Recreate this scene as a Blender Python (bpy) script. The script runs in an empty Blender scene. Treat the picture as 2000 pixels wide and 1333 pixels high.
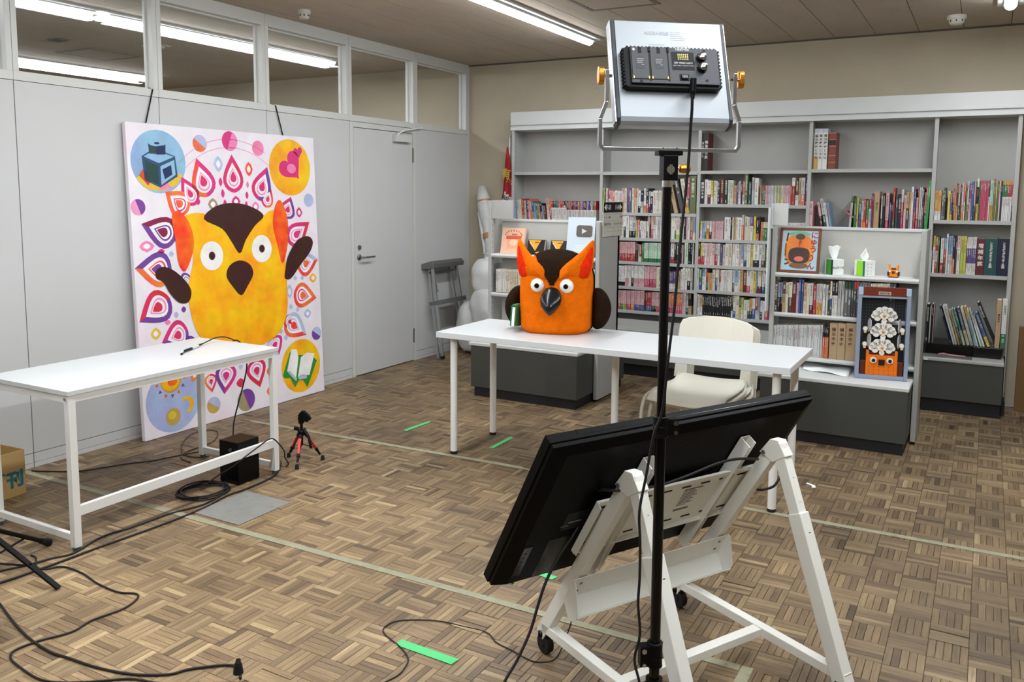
import bpy, bmesh, math, random
from mathutils import Matrix, Vector, Euler
random.seed(7)
SC=bpy.context.scene
COL=SC.collection
R=math.radians
# ------------------------------------------------------------------ camera
cam=bpy.data.cameras.new('camera'); camo=bpy.data.objects.new('camera',cam); COL.objects.link(camo)
cr=Vector((0.87775753,0.47900704,0.00969374)); cu=Vector((-0.05911151,0.08819625,0.99434765)); cf=Vector((-0.47544458,0.87336915,-0.10572975))
cr.normalize(); cf=(cf-cf.dot(cr)*cr).normalized(); cu=cr.cross(cf)
CAM=Vector((4.55671794,-7.03277173,1.53219708)); FPX=1628.795
M=Matrix(((cr.x,cu.x,-cf.x,CAM.x),(cr.y,cu.y,-cf.y,CAM.y),(cr.z,cu.z,-cf.z,CAM.z),(0,0,0,1)))
camo.matrix_world=M
cam.sensor_width=36; cam.sensor_fit='HORIZONTAL'; cam.lens=36*FPX/2000; cam.shift_x=(1000-1039.84)/2000; cam.shift_y=(552.45-666.5)/2000
cam.clip_start=.05; cam.clip_end=60
SC.camera=camo
# ------------------------------------------------------------------ world + exposure
w=bpy.data.worlds.new('world'); SC.world=w; w.use_nodes=True
w.node_tree.nodes['Background'].inputs[0].default_value=(.80,.85,1,1); w.node_tree.nodes['Background'].inputs[1].default_value=.16
SC.view_settings.view_transform='Standard'; SC.view_settings.look='None'; SC.view_settings.exposure=-0.14; SC.view_settings.gamma=1
SC.view_settings.use_curve_mapping=False
LAMP_W=31.0      # watts of one 2.4 m ceiling batten (its own area light, see make_batten)
LAMP_E=30.0       # emission of the batten diffuser
LAMP_C=(.93,.97,1)
H=2.778
LED_W=9.0        # each LED video light (its own area light)
# ------------------------------------------------------------------ helpers
ORG={}
def s2l(c):
    return tuple((v/255/12.92 if v/255<=.04045 else ((v/255+.055)/1.055)**2.4) for v in c)
class MB:
    def __init__(s): s.v=[];s.f=[];s.c=[];s.cur=None
    def add(s,vs,fs,col=None):
        o=len(s.v); s.v+=[tuple(v) for v in vs]; s.f+=[tuple(i+o for i in f) for f in fs]; s.c+=[col if col is not None else s.cur]*len(fs); return s
    def box(s,x0,x1,y0,y1,z0,z1,col=None,m=None):
        vs=[(x,y,z) for z in (z0,z1) for y in (y0,y1) for x in (x0,x1)]
        if m is not None: vs=[m@Vector(v) for v in vs]
        return s.add(vs,[(0,2,3,1),(4,5,7,6),(0,1,5,4),(2,6,7,3),(0,4,6,2),(1,3,7,5)],col)
    def bar(s,p,q,a,b,up=(0,0,1),col=None):     # rectangular bar from p to q; a = across, b = along 'up'
        p=Vector(p);q=Vector(q); d=(q-p).normalized(); u=Vector(up); x=d.cross(u)
        if x.length<1e-6: x=d.cross(Vector((0,1,0)))
        x.normalize(); u=x.cross(d)
        vs=[pt+x*sx*a/2+u*sy*b/2 for pt in (p,q) for sy in (-1,1) for sx in (-1,1)]
        return s.add(vs,[(0,2,3,1),(4,5,7,6),(0,1,5,4),(2,6,7,3),(0,4,6,2),(1,3,7,5)],col)
    def cyl(s,p,q,r,r2=None,n=16,col=None,caps=True):
        p=Vector(p);q=Vector(q); d=(q-p).normalized(); x=d.orthogonal().normalized(); y=d.cross(x)
        r2=r if r2 is None else r2
        vs=[]
        for pt,rr in ((p,r),(q,r2)):
            for k in range(n):
                a=2*math.pi*k/n; vs.append(pt+x*math.cos(a)*rr+y*math.sin(a)*rr)
        fs=[(k,(k+1)%n,n+(k+1)%n,n+k) for k in range(n)]
        if caps: fs+=[tuple(range(n))[::-1],tuple(range(n,2*n))]
        return s.add(vs,fs,col)
    def tube(s,pts,r,n=8,col=None,rs=None):
        pts=[Vector(p) for p in pts]; vs=[];fs=[]; N=len(pts)
        x=None
        for i,p in enumerate(pts):
            d=(pts[min(i+1,N-1)]-pts[max(i-1,0)])
            d=d.normalized() if d.length>0 else Vector((0,0,1))
            if x is None: x=d.orthogonal().normalized()
            else:
                x=(x-d*x.dot(d)); x=x.normalized() if x.length>1e-6 else d.orthogonal().normalized()
            y=d.cross(x); rr=rs[i] if rs else r
            for k in range(n):
                a=2*math.pi*k/n; vs.append(p+x*math.cos(a)*rr+y*math.sin(a)*rr)
        for i in range(N-1):
            for k in range(n): fs.append((i*n+k,i*n+(k+1)%n,(i+1)*n+(k+1)%n,(i+1)*n+k))
        fs+=[tuple(range(n))[::-1],tuple(range((N-1)*n,N*n))]
        return s.add(vs,fs,col)
    def lathe(s,c,prof,n=24,ax='z',col=None):
        vs=[];fs=[]
        for (r,z) in prof:
            for k in range(n):
                a=2*math.pi*k/n; x,y=r*math.cos(a),r*math.sin(a)
                p={'z':(x,y,z),'y':(x,z,y),'x':(z,x,y)}[ax]; vs.append((c[0]+p[0],c[1]+p[1],c[2]+p[2]))
        m=len(prof)
        for i in range(m-1):
            for k in range(n): fs.append((i*n+k,i*n+(k+1)%n,(i+1)*n+(k+1)%n,(i+1)*n+k))
        fs+=[tuple(range(n))[::-1],tuple(range((m-1)*n,m*n))]
        return s.add(vs,fs,col)
    def prism(s,poly,m,t,col=None):             # 2-D outline extruded by t along local z, placed by matrix m
        n=len(poly); vs=[m@Vector((x,y,0)) for x,y in poly]+[m@Vector((x,y,t)) for x,y in poly]
        fs=[tuple(range(n))[::-1],tuple(range(n,2*n))]+[(k,(k+1)%n,n+(k+1)%n,n+k) for k in range(n)]
        return s.add(vs,fs,col)
    def build(s,name,mat,parent=None,smooth=False,bev=0,seg=2,org=(0,0,0),sub=0):
        me=bpy.data.meshes.new(name); o0=Vector(ORG.get(parent.name,org) if parent else org)
        me.from_pydata([tuple(Vector(v)-o0) for v in s.v],[],s.f); me.materials.append(mat)
        if any(c is not None for c in s.c):
            at=me.color_attributes.new('col','FLOAT_COLOR','CORNER'); k=0; buf=[]
            for f,c in zip(s.f,s.c):
                c=c or (.8,.8,.8); buf+= [c[0],c[1],c[2],1.0]*len(f)
            at.data.foreach_set('color',buf)
        me.validate(); me.update()
        bm=bmesh.new(); bm.from_mesh(me); bmesh.ops.recalc_face_normals(bm,faces=bm.faces); bm.to_mesh(me); bm.free()
        if smooth:
            me.shade_smooth()
        ob=bpy.data.objects.new(name,me); COL.objects.link(ob)
        if parent: ob.parent=parent; ORG[ob.name]=ORG.get(parent.name,(0,0,0))
        else: ob.location=o0; ORG[ob.name]=tuple(o0)
        if bev:
            b=ob.modifiers.new('bevel','BEVEL'); b.width=bev; b.segments=seg; b.limit_method='ANGLE'; b.angle_limit=R(35)
        if sub:
            b=ob.modifiers.new('sub','SUBSURF'); b.levels=b.render_levels=sub
        return ob
def tag(o,label=None,cat=None,group=None,kind=None):
    if label: o['label']=label
    if cat: o['category']=cat
    if group: o['group']=group
    if kind: o['kind']=kind
    return o
def thing(name,loc,label,cat,group=None):
    o=bpy.data.objects.new(name,None); COL.objects.link(o); o.location=loc; o.empty_display_size=.1; ORG[o.name]=tuple(loc); return tag(o,label,cat,group)
def copy_tree(o,parent=None,loc=None,rz=None):
    c=o.copy(); COL.objects.link(c)
    if parent: c.parent=parent
    ORG[c.name]=ORG.get(o.name,(0,0,0))
    for ch in list(o.children): copy_tree(ch,c)
    if loc is not None: c.location=loc
    if rz is not None: c.rotation_euler=(0,0,rz)
    return c
def crom(P,n=6,closed=False):                    # Catmull-Rom through points (any dimension)
    P=[Vector(p) for p in P]; out=[]; N=len(P)
    rng=range(N if closed else N-1)
    for i in rng:
        if closed: a,b,c,d=P[i-1],P[i],P[(i+1)%N],P[(i+2)%N]
        else: a,b,c,d=P[max(i-1,0)],P[i],P[i+1],P[min(i+2,N-1)]
        for k in range(n):
            t=k/n; out.append(.5*((2*b)+(c-a)*t+(2*a-5*b+4*c-d)*t*t+(3*b-a-3*c+d)*t**3))
    if not closed: out.append(P[-1])
    return out
# ------------------------------------------------------------------ materials
def mat(name,col=None,rough=.5,metal=0,attr=False,noise=0,nscale=8,bump=0,bscale=60,spec=.5,coat=0,trans=0,ior=1.45,emit=0,stretch=None,mottle=None,sheen=0,alpha=1,hue=0):
    m=bpy.data.materials.new(name); m.use_nodes=True; nt=m.node_tree; N=nt.nodes; L=nt.links; b=N['Principled BSDF']
    b.inputs['Roughness'].default_value=rough; b.inputs['Metallic'].default_value=metal
    b.inputs['Specular IOR Level'].default_value=spec; b.inputs['Coat Weight'].default_value=coat
    b.inputs['Transmission Weight'].default_value=trans; b.inputs['IOR'].default_value=ior; b.inputs['Alpha'].default_value=alpha
    if sheen: b.inputs['Sheen Weight'].default_value=sheen; b.inputs['Sheen Roughness'].default_value=.6
    c=(*s2l(col),1) if col else (.8,.8,.8,1)
    src=None
    if attr:
        a=N.new('ShaderNodeAttribute'); a.attribute_name='col'; src=a.outputs['Color']
    tc=N.new('ShaderNodeTexCoord'); vec=tc.outputs['Object']
    if stretch:
        mp=N.new('ShaderNodeMapping'); mp.inputs['Scale'].default_value=stretch; L.new(vec,mp.inputs[0]); vec=mp.outputs[0]
    if noise:
        nz=N.new('ShaderNodeTexNoise'); nz.inputs['Scale'].default_value=nscale; nz.inputs['Detail'].default_value=6; nz.inputs['Roughness'].default_value=.6; L.new(vec,nz.inputs['Vector'])
        mr=N.new('ShaderNodeMapRange'); mr.inputs[1].default_value=.3; mr.inputs[2].default_value=.7; mr.inputs[3].default_value=1-noise; mr.inputs[4].default_value=1+noise; L.new(nz.outputs[0],mr.inputs[0])
        hs=N.new('ShaderNodeHueSaturation'); L.new(mr.outputs[0],hs.inputs['Value'])
        if src: L.new(src,hs.inputs['Color'])
        else: hs.inputs['Color'].default_value=c
        src=hs.outputs[0]
        if hue:
            nh=N.new('ShaderNodeTexNoise'); nh.inputs['Scale'].default_value=5; nh.inputs['Detail'].default_value=3; L.new(tc.outputs['Object'],nh.inputs['Vector'])
            mh=N.new('ShaderNodeMapRange'); mh.inputs[1].default_value=.35; mh.inputs[2].default_value=.65; mh.inputs[3].default_value=.5-hue; mh.inputs[4].default_value=.5+hue*.6; L.new(nh.outputs[0],mh.inputs[0]); L.new(mh.outputs[0],hs.inputs['Hue'])
    if mottle:                                   # dark specks / stains with a shape of their own
        n2=N.new('ShaderNodeTexNoise'); n2.inputs['Scale'].default_value=mottle[0]; n2.inputs['Detail'].default_value=4; L.new(tc.outputs['Object'],n2.inputs['Vector'])
        cr_=N.new('ShaderNodeValToRGB'); cr_.color_ramp.elements[0].position=mottle[1]; cr_.color_ramp.elements[1].position=mottle[2]; L.new(n2.outputs[0],cr_.inputs[0])
        mx=N.new('ShaderNodeMix'); mx.data_type='RGBA'; L.new(cr_.outputs[0],mx.inputs[0])
        if src: L.new(src,mx.inputs[6])
        else: mx.inputs[6].default_value=c
        mx.inputs[7].default_value=(*s2l(mottle[3]),1); src=mx.outputs[2]
    if src: L.new(src,b.inputs['Base Color'])
    else: b.inputs['Base Color'].default_value=c
    if bump:
        n3=N.new('ShaderNodeTexNoise'); n3.inputs['Scale'].default_value=bscale; n3.inputs['Detail'].default_value=5; L.new(vec,n3.inputs['Vector'])
        bp=N.new('ShaderNodeBump'); bp.inputs['Strength'].default_value=bump; bp.inputs['Distance'].default_value=.01; L.new(n3.outputs[0],bp.inputs['Height']); L.new(bp.outputs[0],b.inputs['Normal'])
    if emit:
        b.inputs['Emission Color'].default_value=c; b.inputs['Emission Strength'].default_value=emit
    return m
m_wall=mat('partition_paint',(198,199,199),.42,noise=.015,nscale=2)
m_frame=mat('frame_paint',(204,205,201),.4)
m_seam=mat('seam_shadow_gap',(88,85,81),.8)
m_slot=mat('slot_grey',(118,118,115),.6)
m_plaster=mat('beige_plaster',(176,166,146),.85,noise=.05,nscale=3,bump=.15,bscale=50,mottle=(25,.70,.78,(120,112,100)))
m_ceil=mat('ceiling_board',(180,168,151),.9,noise=.07,nscale=6,bump=.2,bscale=70,mottle=(46,.68,.76,(88,84,78)),stretch=(1,.35,1))
m_grey=mat('shelf_grey_paint',(172,173,170),.45,noise=.02,nscale=5)
m_greyd=mat('shelf_back_paint',(158,158,154),.5,noise=.03,nscale=4)
m_lightgrey=mat('header_paint',(202,205,204),.4,noise=.02,nscale=5)
m_char=mat('charcoal_laminate',(68,70,67),.45,noise=.03,nscale=3)
m_kick=mat('black_kick',(28,29,33),.5)
m_white=mat('white_laminate',(210,214,216),.32,noise=.01,nscale=3)
m_wmetal=mat('white_powder_metal',(232,233,231),.35)
m_ivory=mat('ivory_metal',(240,240,233),.38)
m_black=mat('black_plastic',(8,8,9),.45,spec=.2)
m_tvb=mat('screen_rear_black',(5,5,5),.5,spec=.10)
m_blackg=mat('black_gloss',(6,6,7),.2,spec=.4)
m_rubber=mat('black_rubber',(20,20,20),.75)
m_cable=mat('cable_rubber',(24,20,24),.55)
m_grayp=mat('dark_grey_plastic',(62,65,70),.5,bump=.06,bscale=300)
m_alu=mat('aluminium',(196,199,203),.3,1,noise=.02,nscale=20)
m_alud=mat('brushed_step',(128,128,127),.5,.7)
m_silver=mat('silver_panel',(172,178,184),.42,.15)
m_gold=mat('gold_anodised',(222,150,58),.28,.75)
m_chrome=mat('chrome',(220,220,222),.12,1)
m_red=mat('red_anodised',(190,28,38),.3,.5)
m_cream=mat('cream_plastic',(232,230,217),.4)
m_chairf=mat('chair_frame',(214,212,200),.35)
m_tape=mat('green_tape',(84,202,124),.6,noise=.05,nscale=40)
m_line=mat('worn_cream_tape',(150,148,124),.7,noise=.12,nscale=25,mottle=(14,.62,.7,(132,122,98)))
m_patch=mat('grey_metal_patch',(140,140,136),.55,.2,noise=.1,nscale=12,mottle=(30,.66,.74,(70,68,64)))
m_book=mat('book_covers',None,.5,attr=True,noise=.05,nscale=60)
m_page=mat('paper',(222,216,200),.9,noise=.08,nscale=200,stretch=(30,1,1))
m_print=mat('flat_print',None,.6,attr=True)
m_paint=mat('acrylic_paint',None,.5,attr=True,noise=.10,nscale=9,bump=.08,bscale=90,hue=.026)
m_canvas=mat('gessoed_canvas',(232,226,234),.6,noise=.06,nscale=5,bump=.08,bscale=120,mottle=(2.4,.60,.78,(238,204,222)))
m_card=mat('cardboard',(178,146,92),.75,noise=.05,nscale=8)
m_cardw=mat('kraft_board',(122,92,56),.8,noise=.05,nscale=6)
m_glass=mat('window_glass',(245,250,248),.02,0,trans=1,ior=1.03,alpha=.25)
m_acryl=mat('clear_acrylic',(240,245,245),.05,trans=1,ior=1.1,alpha=.35)
m_fo=mat('orange_plush',(244,116,8),.95,noise=.10,nscale=24,bump=.9,bscale=190,spec=.1)
m_fb=mat('dark_brown_plush',(40,27,17),.97,noise=.25,nscale=30,bump=.9,bscale=170,spec=.08)
m_fr=mat('red_plush',(236,48,10),.95,noise=.2,nscale=40,bump=.9,bscale=150,spec=.1)
m_vinyl=mat('black_vinyl',(24,25,28),.22)
m_felt=mat('dark_felt',(38,16,12),.9)
m_tissue=mat('tissue',(246,248,248),.8,noise=.02)
m_bag=mat('frosted_poly_bag',(222,224,222),.35,noise=.05,nscale=6,bump=.35,bscale=14,trans=.12)
m_wrap=mat('bubble_wrap',(216,218,216),.3,noise=.05,nscale=12,bump=.6,bscale=60,trans=.15)
m_kraft=mat('packing_tape',(176,128,80),.4)
m_brick=mat('toy_bricks',None,.3,attr=True,spec=.6)
m_wood=mat('brown_frame_wood',(112,62,38),.4,noise=.1,nscale=20,stretch=(1,8,1))
m_pgreen=mat('green_cloth',(52,120,70),.7)
# parquet: grain along the slat, tone per slat from the col attribute
def parquet():
    m=bpy.data.materials.new('oak_parquet'); m.use_nodes=True; nt=m.node_tree; N=nt.nodes; L=nt.links; b=N['Principled BSDF']
    a=N.new('ShaderNodeAttribute'); a.attribute_name='col'
    uv=N.new('ShaderNodeUVMap'); uv.uv_map='grain'
    mp=N.new('ShaderNodeMapping'); mp.inputs['Scale'].default_value=(9,130,1); L.new(uv.outputs[0],mp.inputs[0])
    g=N.new('ShaderNodeTexNoise'); g.inputs['Scale'].default_value=1; g.inputs['Detail'].default_value=7; g.inputs['Roughness'].default_value=.65; g.inputs['Distortion'].default_value=.6; L.new(mp.outputs[0],g.inputs['Vector'])
    mr=N.new('ShaderNodeMapRange'); mr.inputs[1].default_value=.3; mr.inputs[2].default_value=.72; mr.inputs[3].default_value=.58; mr.inputs[4].default_value=1.26; L.new(g.outputs[0],mr.inputs[0])
    ge=N.new('ShaderNodeNewGeometry'); n2=N.new('ShaderNodeTexNoise'); n2.inputs['Scale'].default_value=1.6; n2.inputs['Detail'].default_value=5; L.new(ge.outputs['Position'],n2.inputs['Vector'])
    m2=N.new('ShaderNodeMapRange'); m2.inputs[1].default_value=.32; m2.inputs[2].default_value=.68; m2.inputs[3].default_value=.66; m2.inputs[4].default_value=1.20; L.new(n2.outputs[0],m2.inputs[0])
    mu=N.new('ShaderNodeMath'); mu.operation='MULTIPLY'; L.new(mr.outputs[0],mu.inputs[0]); L.new(m2.outputs[0],mu.inputs[1])
    # left-foreground light painted into the slats: paler by the cables, darker beyond, ragged edge
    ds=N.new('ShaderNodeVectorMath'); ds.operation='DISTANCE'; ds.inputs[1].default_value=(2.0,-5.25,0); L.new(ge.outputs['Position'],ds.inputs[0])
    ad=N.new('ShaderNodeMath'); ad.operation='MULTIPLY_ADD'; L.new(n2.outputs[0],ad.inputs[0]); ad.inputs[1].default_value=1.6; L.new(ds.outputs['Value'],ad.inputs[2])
    lit_zone=N.new('ShaderNodeMapRange'); lit_zone.inputs[1].default_value=1.25; lit_zone.inputs[2].default_value=2.7; lit_zone.inputs[3].default_value=1.34; lit_zone.inputs[4].default_value=.85; L.new(ad.outputs[0],lit_zone.inputs[0])
    mu2=N.new('ShaderNodeMath'); mu2.operation='MULTIPLY'; L.new(mu.outputs[0],mu2.inputs[0]); L.new(lit_zone.outputs[0],mu2.inputs[1]); mu=mu2
    hs=N.new('ShaderNodeHueSaturation'); L.new(a.outputs['Color'],hs.inputs['Color']); L.new(mu.outputs[0],hs.inputs['Value']); L.new(hs.outputs[0],b.inputs['Base Color'])
    b.inputs['Roughness'].default_value=.48
    mr2=N.new('ShaderNodeMapRange'); mr2.inputs[3].default_value=.38; mr2.inputs[4].default_value=.62; L.new(n2.outputs[0],mr2.inputs[0]); L.new(mr2.outputs[0],b.inputs['Roughness'])
    bp=N.new('ShaderNodeBump'); bp.inputs['Strength'].default_value=.15; bp.inputs['Distance'].default_value=.002; L.new(g.outputs[0],bp.inputs['Height']); L.new(bp.outputs[0],b.inputs['Normal'])
    return m
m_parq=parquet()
m_lamp=mat('lamp_diffuser',(245,250,255),.5,emit=LAMP_E)
m_lampb=mat('lamp_body',(190,190,186),.5)
# ------------------------------------------------------------------ lettering
_font=None
def text_obj(s,size,material,parent,mtx,name='lettering',ext=.0004,line=1.0,align='CENTER',bold=0,sx=1):
    cu_=bpy.data.curves.new(name,'FONT'); cu_.body=s; cu_.size=size; cu_.align_x=align; cu_.align_y='CENTER'; cu_.extrude=ext; cu_.space_line=line; cu_.offset=bold; cu_.resolution_u=3
    t=bpy.data.objects.new(name+'_tmp',cu_); COL.objects.link(t); bpy.context.view_layer.update()
    me=bpy.data.meshes.new_from_object(t.evaluated_get(bpy.context.evaluated_depsgraph_get())); bpy.data.objects.remove(t)
    me.name=name; me.materials.clear(); me.materials.append(material)
    o0=Vector(ORG.get(parent.name,(0,0,0))) if parent else Vector((0,0,0))
    me.transform(Matrix.Translation(-o0)@mtx@Matrix.Diagonal((sx,1,1,1)))
    o=bpy.data.objects.new(name,me); COL.objects.link(o)
    if parent: o.parent=parent; ORG[o.name]=tuple(o0)
    return o
def frame(o,x,y):                                # matrix with given origin, local x axis and local y axis
    x=Vector(x).normalized(); y=Vector(y); y=(y-x*y.dot(x)).normalized(); z=x.cross(y)
    return Matrix(((x.x,y.x,z.x,o[0]),(x.y,y.y,z.y,o[1]),(x.z,y.z,z.z,o[2]),(0,0,0,1)))
XZ=lambda o:frame(o,(1,0,0),(0,0,1))             # a vertical plane facing -y
m_ink={}
def ink(c,r=.6):
    k=(c,r)
    if k not in m_ink: m_ink[k]=mat('ink_%d'%len(m_ink),c,r)
    return m_ink[k]
def st(name,mb,m,parent=None,**k):
    o=mb.build(name,m,parent,**k)
    if not parent: o['kind']='structure'
    return o
# ================================================================== ROOM
YB=-9.6; XR=7.6; XL=-6.2
fl=st('floor',MB().box(XL,XR,YB,0,-.05,-.007),mat('floor_screed',(66,54,40),.85))
# mosaic parquet: 125 mm blocks of five oak slats, direction alternating from block to block
PX,PY,B=.085,.065,.125
tones=[s2l(c) for c in ((145,122,90),(138,115,84),(130,108,80),(156,133,99),(121,99,73),(110,90,66),(142,119,87),(133,112,84),(172,149,112),(124,104,77),(94,77,57),(137,115,86))]
def pxy(p):
    d=Vector(p)-CAM; z=d.dot(cf); return (1039.84+FPX*d.dot(cr)/z,552.45-FPX*d.dot(cu)/z,z)
slats=[]
rs=random.Random(3)
for i in range(-1,46):
    for j in range(-52,1):
        bx=PX+i*B; by=PY+(j-1)*B
        if bx+B<.0: continue
        cx,cy=bx+B/2,by+B/2
        if cy<-7.4: continue
        worn=rs.random()<.05
        for k in range(5):
            t=tones[min(int(abs(rs.gauss(0,1))*3.6),11)] if rs.random()<.8 else rs.choice(tones)
            f=rs.uniform(.9,1.1); t=(t[0]*f,t[1]*f,t[2]*f)
            dz=rs.uniform(-.0006,.0006)+(rs.uniform(-.002,.003) if worn else 0)
            if (i+j)%2: x0,x1,y0,y1=bx+k*.025,bx+k*.025+.025,by,by+B; o=1
            else: x0,x1,y0,y1=bx,bx+B,by+k*.025,by+k*.025+.025; o=0
            if x1<=0.002 or y1>0: continue
            q=pxy(((x0+x1)/2,(y0+y1)/2,0))
            vis=q[2]>.3 and 12<q[0]<1988 and 12<q[1]<1322
            slats.append([x0,x1,y0,y1,dz,t,o,(q[2] if vis else 99)+rs.uniform(0,.02),rs.uniform(-.006,.006) if worn else 0])
order=sorted(range(len(slats)),key=lambda n:slats[n][7])
single=set(order[:300])
G=.0006
def slat_geo(x0,x1,y0,y1,z,col,o,V,F,Cc,U,sd,tilt=0):
    n=len(V); c=.0011; b=-.007
    for (xa,xb,ya,yb,zz) in ((x0+G,x1-G,y0+G,y1-G,b),(x0+G,x1-G,y0+G,y1-G,z-c),(x0+G+c,x1-G-c,y0+G+c,y1-G-c,z)):
        V+=[(xa,ya,zz-tilt),(xb,ya,zz+tilt),(xb,yb,zz+tilt),(xa,yb,zz-tilt)]
    fs=[(n+8,n+9,n+10,n+11)]
    for l in (0,4):
        for k in range(4): fs.append((n+l+k,n+l+(k+1)%4,n+l+4+(k+1)%4,n+l+4+k))
    for f in fs:
        F.append(f); Cc.append(col)
        for v in f:
            x,y=V[v][0]-x0,V[v][1]-y0
            U+= [(x+sd*.37) if o==0 else (y+sd*.37), (y if o==0 else x)+sd*.211]
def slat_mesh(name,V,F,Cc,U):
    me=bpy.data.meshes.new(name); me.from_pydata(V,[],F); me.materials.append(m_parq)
    uvl=me.uv_layers.new(name='grain'); uvl.data.foreach_set('uv',U)
    at=me.color_attributes.new('col','FLOAT_COLOR','CORNER'); buf=[]
    for f,c in zip(F,Cc): buf+=[c[0],c[1],c[2],1.]*len(f)
    at.data.foreach_set('color',buf); me.update(); return me
V=[];F=[];Cc=[];U=[]
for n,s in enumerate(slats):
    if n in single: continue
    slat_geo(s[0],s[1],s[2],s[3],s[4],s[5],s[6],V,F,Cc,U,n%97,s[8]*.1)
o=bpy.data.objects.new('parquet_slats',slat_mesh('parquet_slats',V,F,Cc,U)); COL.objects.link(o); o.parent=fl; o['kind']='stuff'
variants={}
for o_ in (0,1):
    for t in range(12):
        for u in range(3):
            V=[];F=[];Cc=[];U=[]
            if o_: slat_geo(0,.025,0,B,0,tones[t],1,V,F,Cc,U,t*3+u+o_*31)
            else: slat_geo(0,B,0,.025,0,tones[t],0,V,F,Cc,U,t*3+u+o_*31)
            variants[(o_,t,u)]=slat_mesh('parquet_slat',V,F,Cc,U)
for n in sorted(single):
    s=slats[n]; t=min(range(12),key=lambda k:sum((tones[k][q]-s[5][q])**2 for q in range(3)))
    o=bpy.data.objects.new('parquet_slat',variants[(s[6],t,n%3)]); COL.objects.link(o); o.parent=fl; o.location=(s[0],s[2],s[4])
# grey plate screwed over a floor box
pl=MB(); zz=.0008
pl.prism([(1.30,-4.425),(1.61,-4.425),(1.61,-4.095),(1.30,-4.095)],Matrix.Translation((0,0,zz)),.0022)
o=pl.build('floor_patch',m_patch,fl); o['label']='grey metal cover patch let into the parquet'
# long worn tapes on the floor
def flat(pts,z=.0012,t=.0008): return MB().prism(pts,Matrix.Translation((0,0,z)),t)
o=flat([(.02,-4.500),(3.93,-4.462),(3.93,-4.427),(.02,-4.464)]).build('floor_line',m_line); tag(o,'long worn cream tape line across floor under the left table','floor tape')
o=flat([(3.935,-5.6),(3.972,-5.6),(3.972,-4.427),(3.935,-4.427)]).build('floor_line',m_line); tag(o,'short cream tape arm running toward the camera beneath the screen cart','floor tape')
o=flat([(.30,-3.156),(2.44,-3.074),(5.4,-3.026),(5.4,-2.990),(2.44,-3.038),(.30,-3.122)]).build('floor_line',m_line); tag(o,'far worn cream tape line passing under the long table','floor tape')
def tp(p,q,w,lab):
    p=Vector((*p,0));q=Vector((*q,0)); d=(q-p).normalized(); n=Vector((-d.y,d.x,0))*w/2
    o=flat([tuple((p-n).xy),tuple((q-n).xy),tuple((q+n+d*.004).xy),tuple((p+n-d*.003).xy)],.002,.0006).build('green_tape',m_tape); tag(o,lab,'tape','green tape marks on the floor')
tp((1.325,-2.80),(1.338,-2.545),.028,'green tape strip on parquet left of the long table legs')
tp((2.0,-2.835),(1.995,-2.58),.028,'green tape strip on parquet beneath the long table')
tp((2.872,-4.868),(3.105,-4.874),.038,'wide green tape strip in foreground beside the loose thin cable')
tp((3.02,-4.165),(3.115,-4.178),.034,'short green tape piece below the lower edge of the tilted screen')
# --- left partition wall
wl=st('wall_left',MB().box(-.075,-.055,YB,0,0,2.105),m_wall)
JW=.8805
def J(k): return -.887-JW*(k-1) if k else 0
ZP=2.105; ZB=.081
for k in range(0,10):
    y1=J(k)-(.0025 if k else .03); y0=J(k+1)+.0025
    if k==1: continue
    MB().box(-.055,0,y0,y1,ZB+.002,ZP-.002).build('wall_panel',m_wall,wl)
    MB().box(-.055,-.001,y0,y1,.028,ZB-.002).build('base_panel',m_wall,wl)
    MB().box(-.055,-.0005,y0,y1,0,.026).build('base_strip',m_wall,wl)
MB().box(-.058,-.0545,YB,0,.0,ZP+.01).build('joint_backing',m_seam,wl)
MB().box(-.08,.002,-.03,0,0,H).build('corner_post',m_frame,wl)
# door 1
J1,J2=J(1),J(2)
dr=st('door_1',MB().box(-.05,0.001,J2+.045,J1-.045,.008,2.055),m_wall)
df=MB(); df.box(-.055,.004,J2,J2+.04,0,ZP-.003); df.box(-.055,.004,J1-.04,J1,0,ZP-.003); df.box(-.055,.004,J2+.04,J1-.04,2.06,ZP-.003)
df.build('door_frame',m_frame,dr,bev=.0015)
for z in (1.80,.17):
    MB().box(-.01,.008,J1-.047,J1-.036,z,z+.13).build('hinge',mat('hinge_steel',(120,114,106),.35,.9),dr,bev=.001)
h=MB(); h.cyl((0,-1.672,.998),(.009,-1.672,.998),.024,n=20); h.cyl((.009,-1.672,.998),(.05,-1.672,.998),.008,n=12); h.tube([(.05,-1.672,.998),(.052,-1.655,.998),(.052,-1.53,.998)],.0085,10)
h.build('door_handle',m_alud,dr,smooth=True)
l=MB(); l.cyl((0,-1.668,1.078),(.010,-1.668,1.078),.02,n=20); l.cyl((.01,-1.668,1.078),(.013,-1.668,1.078),.010,n=12); l.build('door_lock',m_alud,dr)
c=MB(); c.box(.002,.045,-1.215,-1.00,1.972,2.032); c.build('door_closer',m_frame,dr,bev=.004)
c=MB(); c.bar((.03,-1.17,2.04),(.06,-1.12,2.075),.014,.008); c.bar((.06,-1.12,2.075),(.03,-.83,2.115),.016,.010); c.cyl((.03,-1.17,2.03),(.03,-1.17,2.05),.012,n=12); c.build('closer_arm',m_wmetal,dr)
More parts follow.
